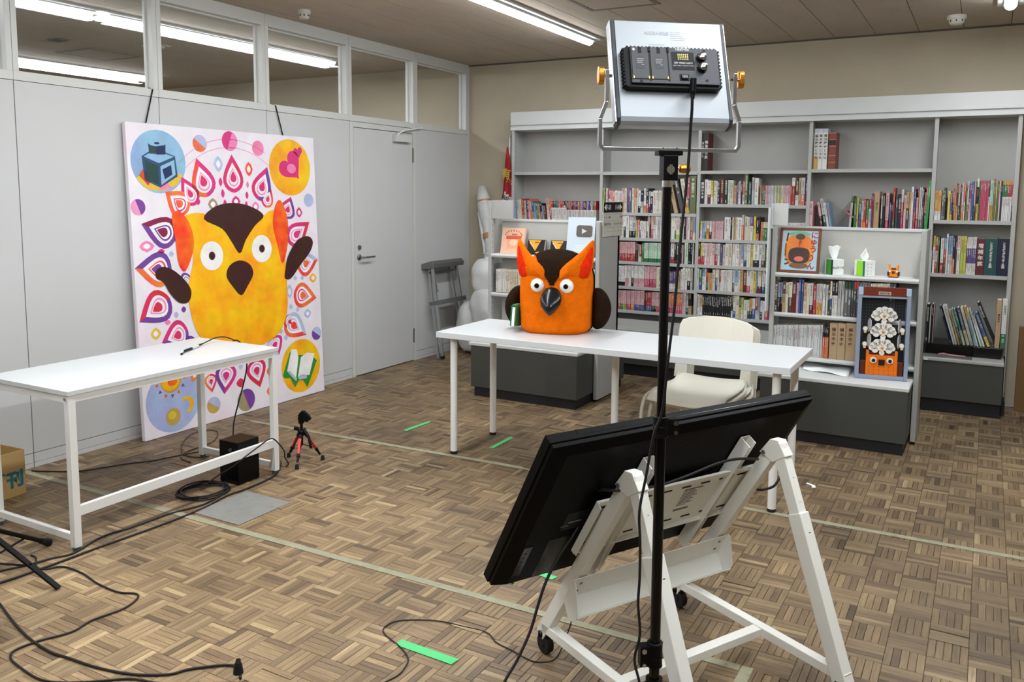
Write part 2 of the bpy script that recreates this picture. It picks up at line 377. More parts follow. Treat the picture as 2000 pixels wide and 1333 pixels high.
# transom windows
for k in range(0,10):
    y1=J(k) if k else -.03; y0=J(k+1)
    wn=st('window_%d'%(k+1),MB().box(-.082,.003,y0+.001,y1-.001,ZP+.001,2.152),m_frame)
    f=MB(); f.box(-.082,.003,y0+.001,y1-.001,2.695,H); f.box(-.082,.003,y0+.001,y0+.032,2.152,2.695); f.box(-.082,.003,y1-.032,y1-.001,2.152,2.695)
    f.build('window_frame',m_frame,wn,bev=.002)
    f=MB(); a,b_=y0+.032,y1-.032
    f.box(-.062,-.050,a,b_,2.152,2.162); f.box(-.062,-.050,a,b_,2.685,2.695); f.box(-.062,-.05,a,a+.01,2.162,2.685); f.box(-.062,-.05,b_-.01,b_,2.162,2.685)
    f.build('glazing_bead',m_frame,wn)
    MB().box(-.058,-.054,a+.006,b_-.006,2.158,2.689).build('pane',m_glass,wn)
# back wall, right wall, rear wall, far wall of the neighbouring room
st('wall_back',MB().box(XL,XR,0,.12,0,H+.1),m_plaster)
st('wall_right',MB().box(XR,XR+.1,YB,0,0,H+.1),m_plaster)
st('wall_rear',MB().box(XL,XR,YB-.1,YB,0,H+.1),m_plaster)
st('wall_far_left',MB().box(XL-.1,XL,YB,0,0,H+.1),m_plaster)
st('trim_1',MB().box(0,XR,-.012,0,H-.012,H-.001),m_seam)
# ceiling boards
ce=st('ceiling',MB().box(XL,XR,YB,0,H+.012,H+.06),m_seam)
x=2.8155-.3005*30
while x<XR:
    a=max(x+.0022,XL); b_=min(x+.2983,XR)
    if b_>a+.02:
        for (ya,yb) in ((YB,-6.4),(-6.398,-2.7 if 0 else -3.2),(-3.198,0)):
            MB().box(a,b_,ya,yb-.001,H,H+.0125).build('ceiling_board',m_ceil,ce)
    x+=.3005
def hatch(x0,x1,y0,y1,lab):
    t=thing('access_hatch',(x0,y0,H-.006),lab,'hatch')
    f=MB(); w_=.028
    f.box(x0,x1,y0,y0+w_,H-.006,H); f.box(x0,x1,y1-w_,y1,H-.006,H); f.box(x0,x0+w_,y0+w_,y1-w_,H-.006,H); f.box(x1-w_,x1,y0+w_,y1-w_,H-.006,H)
    f.build('hatch_frame',mat('hatch_frame_grey',(112,106,98),.6),t)
    MB().box(x0+w_+.006,x1-w_-.006,y0+w_+.006,y1-w_-.006,H-.005,H).build('hatch_lid',m_ceil,t)
    return t
hatch(2.10,2.60,-2.22,-1.72,'square access hatch in the ceiling above the video light')
hatch(-3.0,-2.5,-2.30,-1.78,'square access hatch in ceiling of the room behind the partition')
def detector(x,y,r,lab,mt):
    t=thing('smoke_detector',(x,y,H-.06),lab,'smoke detector')
    m=MB(); m.lathe((x,y,H),[(r,0),(r,-.018),(r*.97,-.024)],28); m.build('base_plate',mt,t,smooth=False)
    m=MB(); m.lathe((x,y,H),[(r*.80,-.024),(r*.80,-.045),(r*.62,-.058),(r*.2,-.062)],28); m.build('sensor_head',mt,t)
    m=MB()
    for k in range(8):
        a=k*math.pi/4; m.box(-.004,.004,-.002,.002,-.043,-.033,m=Matrix.Translation((x+math.cos(a)*r*.81,y+math.sin(a)*r*.81,H))@Matrix.Rotation(a+math.pi/2,4,'Z'))
    m.build('vent_slot',m_black,t)
detector(.33,-2.60,.045,'small white smoke detector on ceiling near the partition windows',mat('detector_white',(196,192,182),.5))
detector(4.285,-.48,.062,'larger white smoke detector on ceiling above the right bookcase',mat('detector_bright',(222,220,212),.4))
m=MB().box(-2.42,-2.28,-2.72,-2.62,H-.012,H); o=m.build('ceiling_vent_slot',m_seam); tag(o,'small dark slot in ceiling of the room behind the partition','vent')
t=thing('ceiling_ring',(-2.0,-1.95,H-.02),'flat pale ring fitting on ceiling of room behind the partition','ceiling fitting')
MB().lathe((-1.9,-2.1,H),[(.09,0),(.09,-.012),(.07,-.018),(.02,-.018)],28).build('ring_cover',m_lampb,t)
def make_batten(x,y0,y1,lab,grp=None):
    t=thing('ceiling_light',(x,(y0+y1)/2,H-.06),lab,'ceiling light',grp)
    b_=MB(); b_.box(x-.075,x+.075,y0+.003,y1-.003,H-.018,H); b_.box(x-.038,x+.038,y0+.02,y1-.06,H-.034,H-.018); b_.build('lamp_body',m_lampb,t,bev=.003)
    d=MB(); n=10
    pr=[(x+.036*math.cos(a),H-.032-.034*math.sin(a)) for a in [math.pi*k/n for k in range(n+1)]]
    ya,yb=y0+.002,y1-.10
    d.add([(p[0],ya,p[1]) for p in pr]+[(p[0],yb,p[1]) for p in pr],[(k,k+1,n+1+k+1,n+1+k) for k in range(n)]+[tuple(range(n+1)),tuple(range(n+1,2*n+2))[::-1],(0,n,2*n+1,n+1)])
    d.build('lamp_diffuser',m_lamp,t)
    la=bpy.data.lights.new('batten_light','AREA'); la.shape='RECTANGLE'; la.size=.07; la.size_y=(y1-y0)-.1; la.energy=LAMP_W*(y1-y0)/2.4; la.color=LAMP_C
    lo=bpy.data.objects.new('batten_light',la); COL.objects.link(lo); lo.parent=t; lo.location=(0,0,-.012)
for xi,(x,labs) in enumerate([(1.69,('ceiling light strip above the plush toy, end nearest back wall','middle ceiling light strip of the main row','rear ceiling light strip of the main row')),
    (4.60,('ceiling light strip at top right corner of the photo','middle ceiling light strip of the right row','rear ceiling light strip of the right row')),
    (-.98,('ceiling light strip seen through transom windows, nearer row, far end','ceiling light strip behind partition, nearer row, middle','ceiling light strip behind partition, nearer row, rear end')),
    (-3.60,('ceiling light strip seen through leftmost transom window, further row','ceiling light strip behind partition, further row, middle','ceiling light strip behind partition, further row, rear end'))]):
    for k in range(3):
        ye=(-.76,-.76,-.82,-.80)[xi]-2.4*k; make_batten(x,ye-2.4,ye,labs[k],'linear ceiling lights')
# ================================================================== BOOKCASES
m_rackback=mat('rack_back_paint',(188,188,183),.45,noise=.02,nscale=4)
def shelf_lip(mb,x0,x1,yf,yb,z):
    mb.box(x0,x1,yf,yb,z-.006,z); mb.box(x0,x1,yf,yf+.004,z-.026,z-.006); mb.cyl((x0,yf+.004,z-.003),(x1,yf+.004,z-.003),.004,n=8)
XS=[.618,1.522,2.412,3.302,4.187,4.715]
wc=thing('wall_bookcase',(2.7,-.25,0),'long grey steel wall bookcase with five bays along the back wall','bookcase')
for n,x in enumerate(XS):
    m=MB(); m.box(x-.009,x+.009,-.176,-.004,0.06,2.148); m.box(x-.014,x+.014,-.2,-.175,0.06,2.15); m.build('upright',m_grey,wc,bev=.0015)
    m=MB()
    for q in range(34):
        for sd in (-1,1): m.box(x+sd*.0092-.0004,x+sd*.0092+.0004,-.165,-.162,.48+q*.048,.494+q*.048)
    m.build('slot_strip',m_slot,wc)
for n in range(5):
    MB().box(XS[n]+.009,XS[n+1]-.009,-.012,-.003,.1,2.15).build('back_panel',m_greyd,wc)
hd=MB(); hd.box(.604,4.76,-.225,-.005,2.175,2.285); hd.box(.604,4.76,-.232,-.005,2.163,2.175); hd.box(.604,4.76,-.226,-.005,2.118,2.150); hd.box(.604,4.76,-.215,-.005,2.150,2.163)
hd.build('header',m_lightgrey,wc,bev=.002)
SH={0:[1.735,1.27],1:[1.733,1.379,1.16,.951,.731,.519],2:[1.738,1.464,1.172,.954,.740,.525],3:[1.747,1.27,.95,.74],4:[1.371,.978]}
for n,zs_ in SH.items():
    for z in zs_:
        m=MB(); shelf_lip(m,XS[n]+.010,XS[n+1]-.010,-.2,-.014,z); m.build('shelf',m_grey,wc)
# stage and base of each bay
for n in range(5):
    x0,x1=XS[n]+.0,XS[n+1]-.0
    if n==0: continue
    m=MB(); m.box(x0+.002,x1-.002,-.50,-.015,.372,.398); m.build('stage',m_grey,wc,bev=.006)
    if n!=4:
        m=MB(); m.prism([(-.2,.398),(-.3,.398),(-.2,.44)],frame((x0+.01,0,0),(0,1,0),(0,0,1)),x1-x0-.02); m.build('stage_riser',m_greyd,wc)
    MB().box(x0+.004,x1-.004,-.49,-.02,.10,.370).build('base_front',m_char,wc,bev=.002)
    MB().box(x0+.01,x1-.01,-.465,-.03,0,.10).build('kick_board',m_kick,wc)
m=MB(); m.box(4.708,4.722,-.2,-.004,.09,.40); m.build('end_foot',m_grey,wc)
MB().box(4.70,4.735,-.36,-.02,.0,.10).build('end_kick',m_kick,wc)
MB().box(4.19,4.695,-.345,-.05,.40,.474).build('riser_block',m_blackg,wc,bev=.002)['label']='black block under the lowest books'
MB().box(4.21,4.235,-.5052,-.5045,.376,.388).build('price_rail_label',ink((235,235,230)),wc)
# --- near racks
def rack(x0,x1,yf,yside,name_lab,leftplate,shelves):
    t=thing('display_rack',((x0+x1)/2,yf,0),name_lab,'display rack')
    for x in (x0,x1):
        s=1 if x==x0 else -1
        m=MB(); m.box(min(x,x+s*.030),max(x,x+s*.030),yf,yf+.035,.02,1.335); m.build('post',m_grey,t,bev=.003)
        m=MB(); m.box(x-.004 if s<0 else x,x if s<0 else x+.004,yf+.035,yside,.02,1.335); m.box(min(x,x+s*.03),max(x,x+s*.03),yside-.03,yside,.02,1.335); m.build('side_panel',m_grey,t)
        m=MB()
        for q in range(20): m.box(x+s*.0305-.0006,x+s*.0305+.0006,yf+.012,yf+.018,.46+q*.043,.478+q*.043)
        m.build('slot_strip',m_slot,t)
    MB().box(x0+.03,x1-.03,yf+.165,yf+.18,.1,1.325).build('back_panel',m_rackback,t)
    m=MB(); m.box(x0+.02,x1-.02,yf+.155,yf+.19,1.318,1.337); m.build('top_rail',m_lightgrey,t,bev=.002)
    for z in shelves:
        m=MB(); shelf_lip(m,x0+.03,x1-.03,yf,yf+.165,z); m.cyl((x0+.03,yf+.006,z-.012),(x1-.03,yf+.006,z-.012),.0125,n=12); m.build('shelf',m_lightgrey,t)
    # base: front and (mirrored) back side
    for (ya,yb,yk) in ((yf-.285,yf+.165,yf-.262),(yf+.18,yside+.24,yside+.22)):
        MB().box(x0+.005,x1-.03,ya,yb,.388,.414).build('stage',m_lightgrey,t,bev=.006)
        MB().box(x0+.022,x1-.035,ya+.006,yb-.01,.072,.386).build('base_front',m_char,t,bev=.003)
        MB().box(x0+.045,x1-.05,min(ya+.025,yk),yb-.03,0,.072).build('kick_board',m_kick,t)
    return t
r1=rack(1.149,2.095,-1.50,-1.13,'grey double-sided display rack behind the plush toy, left of the pair',True,[1.068,.765])
r2=rack(3.316,4.238,-1.46,-1.15,'grey double-sided display rack behind the white chairs, right of the pair',True,[1.035,.772,.49])
m=MB(); m.box(1.149,1.172,-1.50,-1.40,1.339,1.478); m.box(1.172,1.362,-1.485,-1.478,1.339,1.482); m.build('end_plate',m_grey,r1,bev=.002)
m=MB(); m.box(3.307,3.318,-1.47,-1.30,1.32,1.486); m.box(3.318,3.412,-1.46,-1.452,1.345,1.488); m.build('end_plate',m_lightgrey,r2,bev=.002)
m=MB(); m.box(3.298,3.306,-1.52,-1.35,.78,1.46); m.build('edge_sheet',m_white,r2)
# sign on the right side of the left rack
sg=thing('aisle_sign',(2.104,-1.29,1.23),'cream aisle sign with black F-03 F-04 header on left rack side','sign')
MB().box(2.099,2.106,-1.465,-1.105,1.225,1.479).build('sign_board',mat('sign_cream',(202,200,190),.5),sg,bev=.001)
MB().box(2.1061,2.1075,-1.463,-1.107,1.402,1.478).build('sign_header',m_black,sg)
YZ=lambda o:frame(o,(0,1,0),(0,0,1))
text_obj('◀F-03',.052,ink((235,235,235)),sg,YZ((2.1078,-1.392,1.438)),'sign_text',sx=.9)
text_obj('F-04▶',.052,ink((235,235,235)),sg,YZ((2.1078,-1.185,1.438)),'sign_text',sx=.9)
gm=ink((88,86,82))
text_obj('ゲーム・攻略',.020,gm,sg,YZ((2.1063,-1.395,1.365)),'sign_text'); text_obj('文庫',.022,gm,sg,YZ((2.1063,-1.135,1.365)),'sign_text')
text_obj('美術実用書',.026,gm,sg,YZ((2.1063,-1.39,1.315)),'sign_text'); text_obj('キャラクター書',.022,gm,sg,YZ((2.1063,-1.20,1.315)),'sign_text')
m=MB()
for z in (1.39,1.342,1.292,1.262): m.box(2.1060,2.1064,-1.463,-1.107,z,z+.0012)
m.box(2.1060,2.1064,-1.287,-1.285,1.226,1.29); m.build('rule_line',gm,sg)
ROWS=[
('b0b','lower shelf of left wall bay',-0.2,1.27,"610,20,208,V,0 631,22,204,S,0 662,14,208,Q,-2 678,15,208,C,-3 693,19,211,C,-3 719,23,218,R7P3,-4 746,20,201,Q,-5 775,20,198,K5R5,-6 798,17,200,P,-7 815,18,216,O,-7 836,21,193,B5S5,-8 860,22,180,S,-9 882,20,179,E3H7,-9 898,22,174,D,-8 915,27,176,K4M6,-6 941,17,157,S,-6 964,21,158,M,-8 992,24,222,P5W5,-7 1009,23,200,A3R7,-5 1018,19,200,R3W7,0 1037,16,200,M3W7,0 1053,15,200,E3W7,0 1068,14,200,V3W7,0 1082,16,200,B3W7,0 1098,17,201,A3W7,0 1115,19,201,R3W7,0 1134,18,201,X3W7,0 1153,14,201,M2W8,0 1167,14,202,H3W7,0 1181,17,202,T4W6,0 1198,16,202,X4W6,0 1215,15,202,D4W6,0 1230,15,202,M4W6,0 1246,16,203,R4W6,0 1262,16,203,B4W6,0 1279,15,203,N4W6,0 1294,17,203,O4W6,0 1312,16,203,S4W6,0 1328,15,204,X4W6,0 1344,15,204,B4W6,0 1360,15,204,N4W6,0 1376,15,204,D4W6,0 1392,16,204,V4W6,0 1408,15,204,B4W6,0 1424,15,205,P4W6,0 1439,13,205,E4W6,0 1454,21,205,R4C6,0"),
('b1b','upper book shelf of second wall bay',-0.2,1.379,"1526,27,213,L,0 1554,9,202,K,0 1563,18,211,W,0 1590,19,192,X4W6,0 1609,21,190,P,0 1630,21,190,O5P5,0 1652,28,191,W,0 1681,19,188,W,0 1701,19,188,W,0 1721,21,211,P5D5,0 1743,25,211,C,0 1769,11,211,B,0 1780,14,211,R5M5,0 1794,16,211,B,0 1811,20,212,W,0 1832,13,212,A,0 1846,12,212,O4C6,0 1859,11,212,W,0 1872,25,194,W7K3,0 1897,25,192,N5Q5,0 1923,21,211,W7A3,0 1946,21,212,N6X4,0 1969,15,186,Q6N4,0 1986,20,181,C2K8,0 2007,29,193,W,0 2037,19,193,W,0 2059,24,193,C,0 2085,25,196,Q,0 2112,19,196,D,0 2206,33,244,D,-14 2260,35,296,Z,-14 2302,35,296,C7A3,-11 2328,14,290,N,-8 2311,21,309,X6T4,0 2336,54,316,H,0"),
('b1c','second book shelf of second wall bay',-0.2,1.16,"1696,19,196,A,0 1717,25,189,W,0 1743,21,190,W5F5,0 1765,30,191,W,0 1796,23,192,W7N3,0 1820,32,193,Q7K3,0 1858,14,153,P5L5,0 1873,18,158,O3P7,0 1893,10,144,W5V5,0 1904,15,149,W,0 1919,14,144,W,0 1933,21,145,W,0 1955,11,145,W6M4,0 1965,16,195,C,0 1982,14,196,N,0 1997,19,196,P6X4,0 2020,18,191,D4W6,0 2039,18,189,W,0 2058,21,189,Q,0 2080,20,192,W,0 2101,18,192,C,0 2120,17,193,W,0 2139,18,192,W7M3,0 2158,18,193,R3W7,0 2177,33,193,W,0 2211,11,185,W6E4,0 2223,31,198,C8L2,0 2256,18,196,Z7S3,0 2275,17,194,W,0 2293,15,192,K,0 2310,14,190,P,0 2325,21,192,W,0 2347,22,191,D6R4,0 2370,21,193,S7C3,0"),
('b1d','third book shelf of second wall bay',-0.2,0.951,"1678,16,168,R6B4,0 1694,16,166,R6B4,0 1713,14,167,P6R4,0 1727,15,168,P6R4,0 1742,14,168,P6R4,0 1756,14,168,P6R4,0 1770,15,169,P6R4,0 1785,14,170,P6R4,0 1799,14,170,P6R4,0 1813,15,171,P6R4,0 1828,14,171,P6R4,0 1842,14,172,P6R4,0 1857,13,170,M,0 1871,11,165,F,0 1884,9,151,W,0 1894,21,152,R7C3,0 1915,20,167,E,0 1936,14,168,J8E2,0 1950,13,168,J8E2,0 1963,14,168,J8E2,0 1977,13,169,J8E2,0 1990,14,170,J8E2,0 2004,13,170,J8E2,0 2017,13,171,J8E2,0 2030,14,171,J8E2,0 2044,13,172,J8E2,0 2057,13,172,J8E2,0 2070,14,172,J8E2,0 2084,13,173,J8E2,0 2100,21,174,C,0 2122,18,170,K,0 2141,19,154,R7P3,0 2162,19,154,B,0 2181,31,186,W7R3,0 2214,18,177,K,0 2233,18,184,K,0 2252,23,186,W5N5,0 2278,16,160,P,0 2295,10,180,K,0 2306,31,186,J,0 2339,16,187,K,0 2356,15,183,K,0 2372,9,183,W,0"),
('b1e','fourth book shelf of second wall bay',-0.2,0.731,"1673,16,176,W8K2,0 1689,15,176,W8K2,0 1704,16,178,W8K2,0 1720,16,178,W8K2,0 1736,15,178,W8K2,0 1751,16,180,W8K2,0 1768,14,183,W6P4,0 1783,21,184,W6P4,0 1804,19,184,W,0 1824,18,186,W6N4,0 1843,15,184,W6P4,0 1858,15,184,W6P4,0 1873,15,186,W6P4,0 1888,14,186,W6P4,0 1902,15,187,W6P4,0 1917,15,188,W6P4,0 1932,14,188,W6P4,0 1948,15,182,P6X4,0 1963,16,182,P6X4,0 1979,15,184,P6X4,0 1994,16,184,P6X4,0 2010,16,185,P6X4,0 2026,15,186,P6X4,0 2041,15,186,P6X4,0 2058,19,182,C,0 2077,20,184,C,0 2097,19,184,C,0 2116,19,186,C,0 2139,17,148,V7W3,0 2156,17,148,V7W3,0 2173,17,150,V7W3,0 2190,18,150,V7W3,0 2208,17,152,V7W3,0 2225,17,152,V7W3,0 2244,15,158,C7A3,0 2259,15,158,D,0 2275,18,176,W,0 2294,22,190,W,0 2317,17,188,W,0 2335,24,192,C6K4,0 2360,20,190,Q,0"),
('b1f','lowest book shelf of second wall bay',-0.2,0.519,"1671,18,168,P7X3,0 1689,18,169,P7X3,0 1707,17,170,P7X3,0 1726,12,169,P7E3,0 1738,13,169,P7E3,0 1752,14,170,P7L3,0 1767,14,171,P7L3,0 1783,12,171,P7X3,0 1795,13,172,P7X3,0 1808,13,172,P7X3,0 1822,13,173,P7O3,0 1835,13,174,P7O3,0 1848,12,175,P7O3,0 1861,13,175,P7B3,0 1874,13,176,P7B3,0 1887,12,176,P7B3,0 1899,13,177,P7B3,0 1912,13,178,P7B3,0 1925,12,179,P7B3,0 1937,13,180,P7B3,0 1951,10,180,M,0 1963,13,171,R7B3,0 1976,14,172,R7B3,0 1990,13,173,R7B3,0 2003,14,174,R7B3,0 2018,14,173,P7K3,0 2032,15,173,P7K3,0 2047,14,174,P7K3,0 2063,15,173,P7X3,0 2078,15,174,P7X3,0 2093,16,175,P7X3,0 2109,15,176,P7X3,0 2124,16,177,P7X3,0 2141,20,169,P7K3,0 2161,21,170,P7K3,0 2183,18,174,O6X4,0 2201,19,175,O6X4,0 2220,19,176,O6X4,0 2239,18,177,O6X4,0 2257,19,179,O6X4,0 2276,18,180,O6X4,0 2295,19,184,P,0 2315,14,185,Q,0 2330,17,186,Q7F3,0 2348,30,185,K6D4,0"),
('b2a','top shelf of third wall bay',-0.2,1.738,"2414,32,313,K,0 2447,36,312,K,0"),
('b2b','upper book shelf of third wall bay',-0.2,1.464,"2423,37,203,N,0 2461,26,203,W,0 2488,28,193,W6M4,0 2517,18,193,Y7W3,0 2536,24,193,C,0 2560,13,188,W,0 2574,18,188,Z5N5,0 2592,32,212,M,0 2625,32,209,K,0 2660,18,198,J,0 2679,25,196,C,0 2707,25,154,D,0 2733,11,170,V,0 2745,20,188,Q6W4,0 2766,14,180,N,0 2781,18,188,O6W4,0 2798,25,258,H,0 2828,23,185,T,0 2857,17,221,Q,0 2876,32,214,W,0 2922,13,152,D,0 2936,12,154,H,0 2948,17,154,R2T8,0 2966,13,152,P,0 2979,14,152,P,0 2994,13,154,v,0 3007,13,154,v,0 3020,13,154,v,0 3034,11,154,j,0 3045,10,154,j,0 3055,11,154,j,0 3066,11,154,j,0 3077,10,154,j,0 3089,19,154,C8Y2,0 3109,13,154,p,0 3122,14,154,p,0 3136,13,154,p,0 3149,14,155,p,0 3163,11,158,R,0 3173,23,216,W3R7,0 3199,24,194,U6W4,0 3224,21,216,D,0 3246,27,217,Q6O4,0 3276,13,196,V,0"),
('b2c','second book shelf of third wall bay',-0.2,1.172,"2437,15,147,Y5W5,0 2453,21,147,S,0 2475,12,147,Q6E4,0 2488,23,147,C4A6,0 2513,19,148,W6M4,0 2532,14,147,p,0 2546,15,147,p,0 2561,14,148,p,0 2575,14,148,p,0 2589,14,148,p,0 2603,14,149,p,0 2617,14,149,p,0 2639,30,184,W,0 2670,22,183,W,0 2693,11,184,K,0 2705,14,185,C,0 2720,15,185,D,0 2735,16,186,C,0 2752,32,184,W,0 2784,18,206,Q4O6,0 2804,30,194,C,0 2835,18,187,C,0 2854,23,195,V4W6,0 2880,20,196,Y,0 2901,23,188,K7A3,0 2926,8,189,K,0 2936,21,153,O,0 2958,14,151,C3E7,0 2972,15,151,C3E7,0 2987,14,151,C3E7,0 3001,14,152,C3E7,0 3017,23,147,W,0 3040,23,148,W,0 3063,24,148,W,0 3087,23,149,W,0 3110,23,149,W,0 3133,23,150,W,0 3156,23,151,W,0 3179,23,151,W,0 3202,22,152,W,0 3224,23,152,W,0 3247,23,153,W,0 3270,22,153,W,0"),
('b2d','third book shelf of third wall bay',-0.2,0.954,"2424,20,181,K6R4,0 2445,16,186,Y6R4,0 2461,15,187,C6R4,0 2477,19,182,W,0 2497,25,184,P,0 2523,19,184,W,0 2543,23,180,P,0 2567,23,181,Q5R5,0 2591,19,181,W,0 2610,20,180,V,0 2632,22,174,Q,0 2654,28,186,C,0 2683,28,188,C,0 2713,27,186,W,0 2741,28,186,W,0 2771,14,182,P,0 2786,22,186,S7W3,0 2809,22,186,Q7T3,0 2832,19,188,W,0 2852,13,186,W,0 2866,19,186,Y,0 2886,47,190,W7N3,0 2934,18,189,W,0 2953,29,190,Q7U3,0 2986,13,159,H,0 3000,21,157,Q7L3,0"),
('b2e','fourth book shelf of third wall bay',-0.2,0.74,"2422,15,179,W,0 2437,25,177,E6B4,0 2463,23,187,S4W6,0 2487,10,182,W,0 2499,16,151,R5T5,0 2516,17,145,A,0 2535,16,147,D6A4,0 2551,24,178,C,0 2577,20,182,W4B6,0 2598,13,180,C,0 2611,13,181,R6W4,0 2625,17,176,W,0 2642,16,177,W,0 2658,16,178,W,0 2674,16,179,W,0 2690,16,180,W,0 2706,16,180,W,0 2723,16,184,W6U4,0 2740,32,185,S6W4,0 2773,13,181,W,0 2787,24,187,A,0 2812,23,183,M,0 2837,32,190,W7X3,0 2870,26,189,C,0 2892,25,182,Y,0 2918,13,186,S7V3,0 2932,27,190,C7M3,0 2965,21,186,W7B3,0 2988,20,161,Q5T5,0 3009,14,180,W,0"),
('b2f','lowest book shelf of third wall bay',-0.2,0.525,"2421,25,173,W,0 2447,26,169,D6W4,0 2474,16,170,k,0 2490,15,171,k,0 2505,16,172,k,0 2521,15,173,k,0 2536,16,174,k,0 2552,15,175,k,0 2567,15,176,k,0 2582,16,177,k,0 2598,15,179,k,0 2613,15,180,k,0 2628,15,181,k,0 2643,15,182,k,0 2658,16,183,k,0 2674,15,184,k,0 2689,15,185,k,0 2704,15,186,k,0 2719,14,184,K7W3,0 2734,21,183,W7B3,0 2756,29,187,C,0 2787,15,178,Z5Y5,0 2804,18,171,L6W4,0 2824,31,152,W,0 2856,16,156,C6T4,0 2873,21,168,A6F4,0 2895,23,170,W5B5,0 2918,19,184,R6W4,0 2938,18,183,S7Q3,0 2959,16,156,W6K4,0 2976,18,154,W,0 2995,24,150,D6X4,0"),
('b3a','top shelf of fourth wall bay',-0.2,1.747,"3306,20,306,H,0 3327,32,314,v1W6A3,0 3360,33,312,v1W9,0 3394,35,311,v1W9,0 3435,56,281,r,0"),
('b3b','lower shelf of fourth wall bay',-0.2,1.27,"3313,28,228,P,0 3409,18,221,P5M5,-10 3434,23,250,Q5F5,-10 3454,19,216,W,-10 3476,16,216,S,-10 3769,12,241,X,-52 3609,16,273,H2Q8,3 3645,18,251,E,0 3663,14,254,Y,0 3681,15,227,B,0 3698,17,233,Q6O4,0 3715,16,249,R7O3,0 3733,17,244,E6R4,0 3751,18,250,R3C7,0 3768,8,291,B,0 3777,7,291,R,0 3786,38,307,D,0 3838,7,99,T,0 3837,10,273,W,0 3848,18,294,K,0 3868,24,297,P7R3,0 3897,12,224,V,0 3910,12,219,K,0 3918,15,335,R7H3,0 3938,16,284,Z,0 3955,22,289,N,0 3976,15,322,W3O3X4,0 3995,17,279,P,0 4011,19,306,D4U6,0 4032,12,303,A5S5,0 4044,16,343,W,0 4062,13,328,V5X5,0 4079,13,264,P6R4,0 4089,8,338,R,0 4098,10,337,Q7G3,0 4109,11,337,Q7G3,0 4120,11,337,N4G6,0 4134,13,302,D5K5,0 4139,13,357,X6E4,1 4143,18,389,e,2"),
('b4b','upper book shelf of right wall bay',-0.2,1.371,"4204,21,213,A7W3,0 4225,21,214,A7W3,0 4249,14,199,G,0 4261,14,236,Z,0 4289,16,214,Y,0 4306,14,210,V8A2,0 4321,11,211,X4N6,0 4330,14,266,A,0 4345,10,266,M6A4,0 4356,12,266,Q6T4,0 4369,9,259,Z,0 4378,13,270,P6O4,0 4392,10,266,O5C5,0 4405,12,218,H,0 4414,10,285,Q6H4,0 4425,8,266,V5P5,0 4433,7,266,X4P6,0 4440,15,281,B,0 4457,9,266,P6T4,0 4466,7,281,U5M5,0 4473,13,303,W2K4Y4,0 4487,8,285,E,0 4496,9,287,X,0 4505,8,287,X,0 4513,9,287,X,0 4522,9,287,X,0 4531,8,287,X,0 4539,9,287,X,0 4549,8,288,F4W6,0 4558,11,288,J6A4,0 4569,10,288,J6A4,0 4579,11,303,X1H9,0 4592,9,285,Y4A6,0 4602,10,285,E,0 4613,11,285,P,0 4625,9,287,N,0 4635,10,288,A1E3W6,0 4645,10,288,A1E3W6,0 4655,10,288,A1E3W6,0 4665,10,288,A1R3W6,0 4675,10,288,A1R3W6,0 4685,10,289,A1R3W6,0 4696,9,281,P6T4,0 4706,9,278,M7A3,0"),
('b4c','middle shelf of right wall bay',-0.2,0.978,"4193,13,279,R4W6,0 4211,15,274,L3W7,0 4226,17,273,R4P3R3,0 4243,9,270,E,0 4261,21,258,W7R3,0 4284,15,257,S3R4Z3,0 4299,11,293,W,0 4312,14,276,S5W5,0 4326,16,278,S5Q5,0 4343,13,278,N6O4,0 4358,13,260,U,0 4370,22,278,P3W7,0 4393,20,278,L,0 4413,17,278,Y,0 4432,12,272,W3V4W3,0 4444,13,273,W3V4W3,0 4457,12,274,W3V4W3,0 4469,13,274,W3V4W3,0 4482,12,274,W3V4W3,0 4496,51,263,M,0 4549,76,267,T,0 4627,81,269,N,0"),
('b4d','black riser of right wall bay',-0.33,0.475,"4198,21,282,K,0 4223,8,265,W,0 4231,14,284,K,0 4246,5,282,P,0 4364,13,285,N,-17 4385,13,287,W,-17 4400,14,288,W,-17 4419,12,256,A,-17 4434,14,266,S5T5,-17 4450,16,268,E6C4,-17 4475,19,278,V6C4,-17 4499,19,284,C,-17 4523,18,291,A3S7,-17 4540,11,279,J,-17 4559,10,277,W,-18 4568,12,251,S,-19 4579,11,229,W,-20 4604,19,257,B7Y3,-21 4654,18,341,K,-23 4647,31,342,D,0 4682,31,345,W7E3,0"),
('g1b','lower shelf of left display rack',-1.5,0.77,"1215,16,178,W,0 1232,15,180,W,0 1247,15,181,W,0 1262,15,182,W,0 1277,15,182,W,0 1292,15,184,W,0 1309,17,180,C,0 1326,17,180,C,0 1343,18,182,C,0 1361,17,182,C,0 1378,17,184,C,0 1397,23,184,C,0 1420,23,186,C,0 1443,23,186,C,0 1466,24,188,C,0 1490,23,189,C,0 1513,23,190,C,0 1536,22,192,C,0 1558,23,192,C,0 1604,30,195,W,0 1634,30,196,W,0 1664,30,198,W,0 1694,30,200,W,0 1724,29,202,W,0 1753,30,203,W,0 1783,29,204,W,0 1812,29,206,W,0 1943,21,216,C,0 1965,26,217,W,0 1993,21,216,W7R3,0 2015,24,216,W,0 2041,14,216,W7X3,0"),
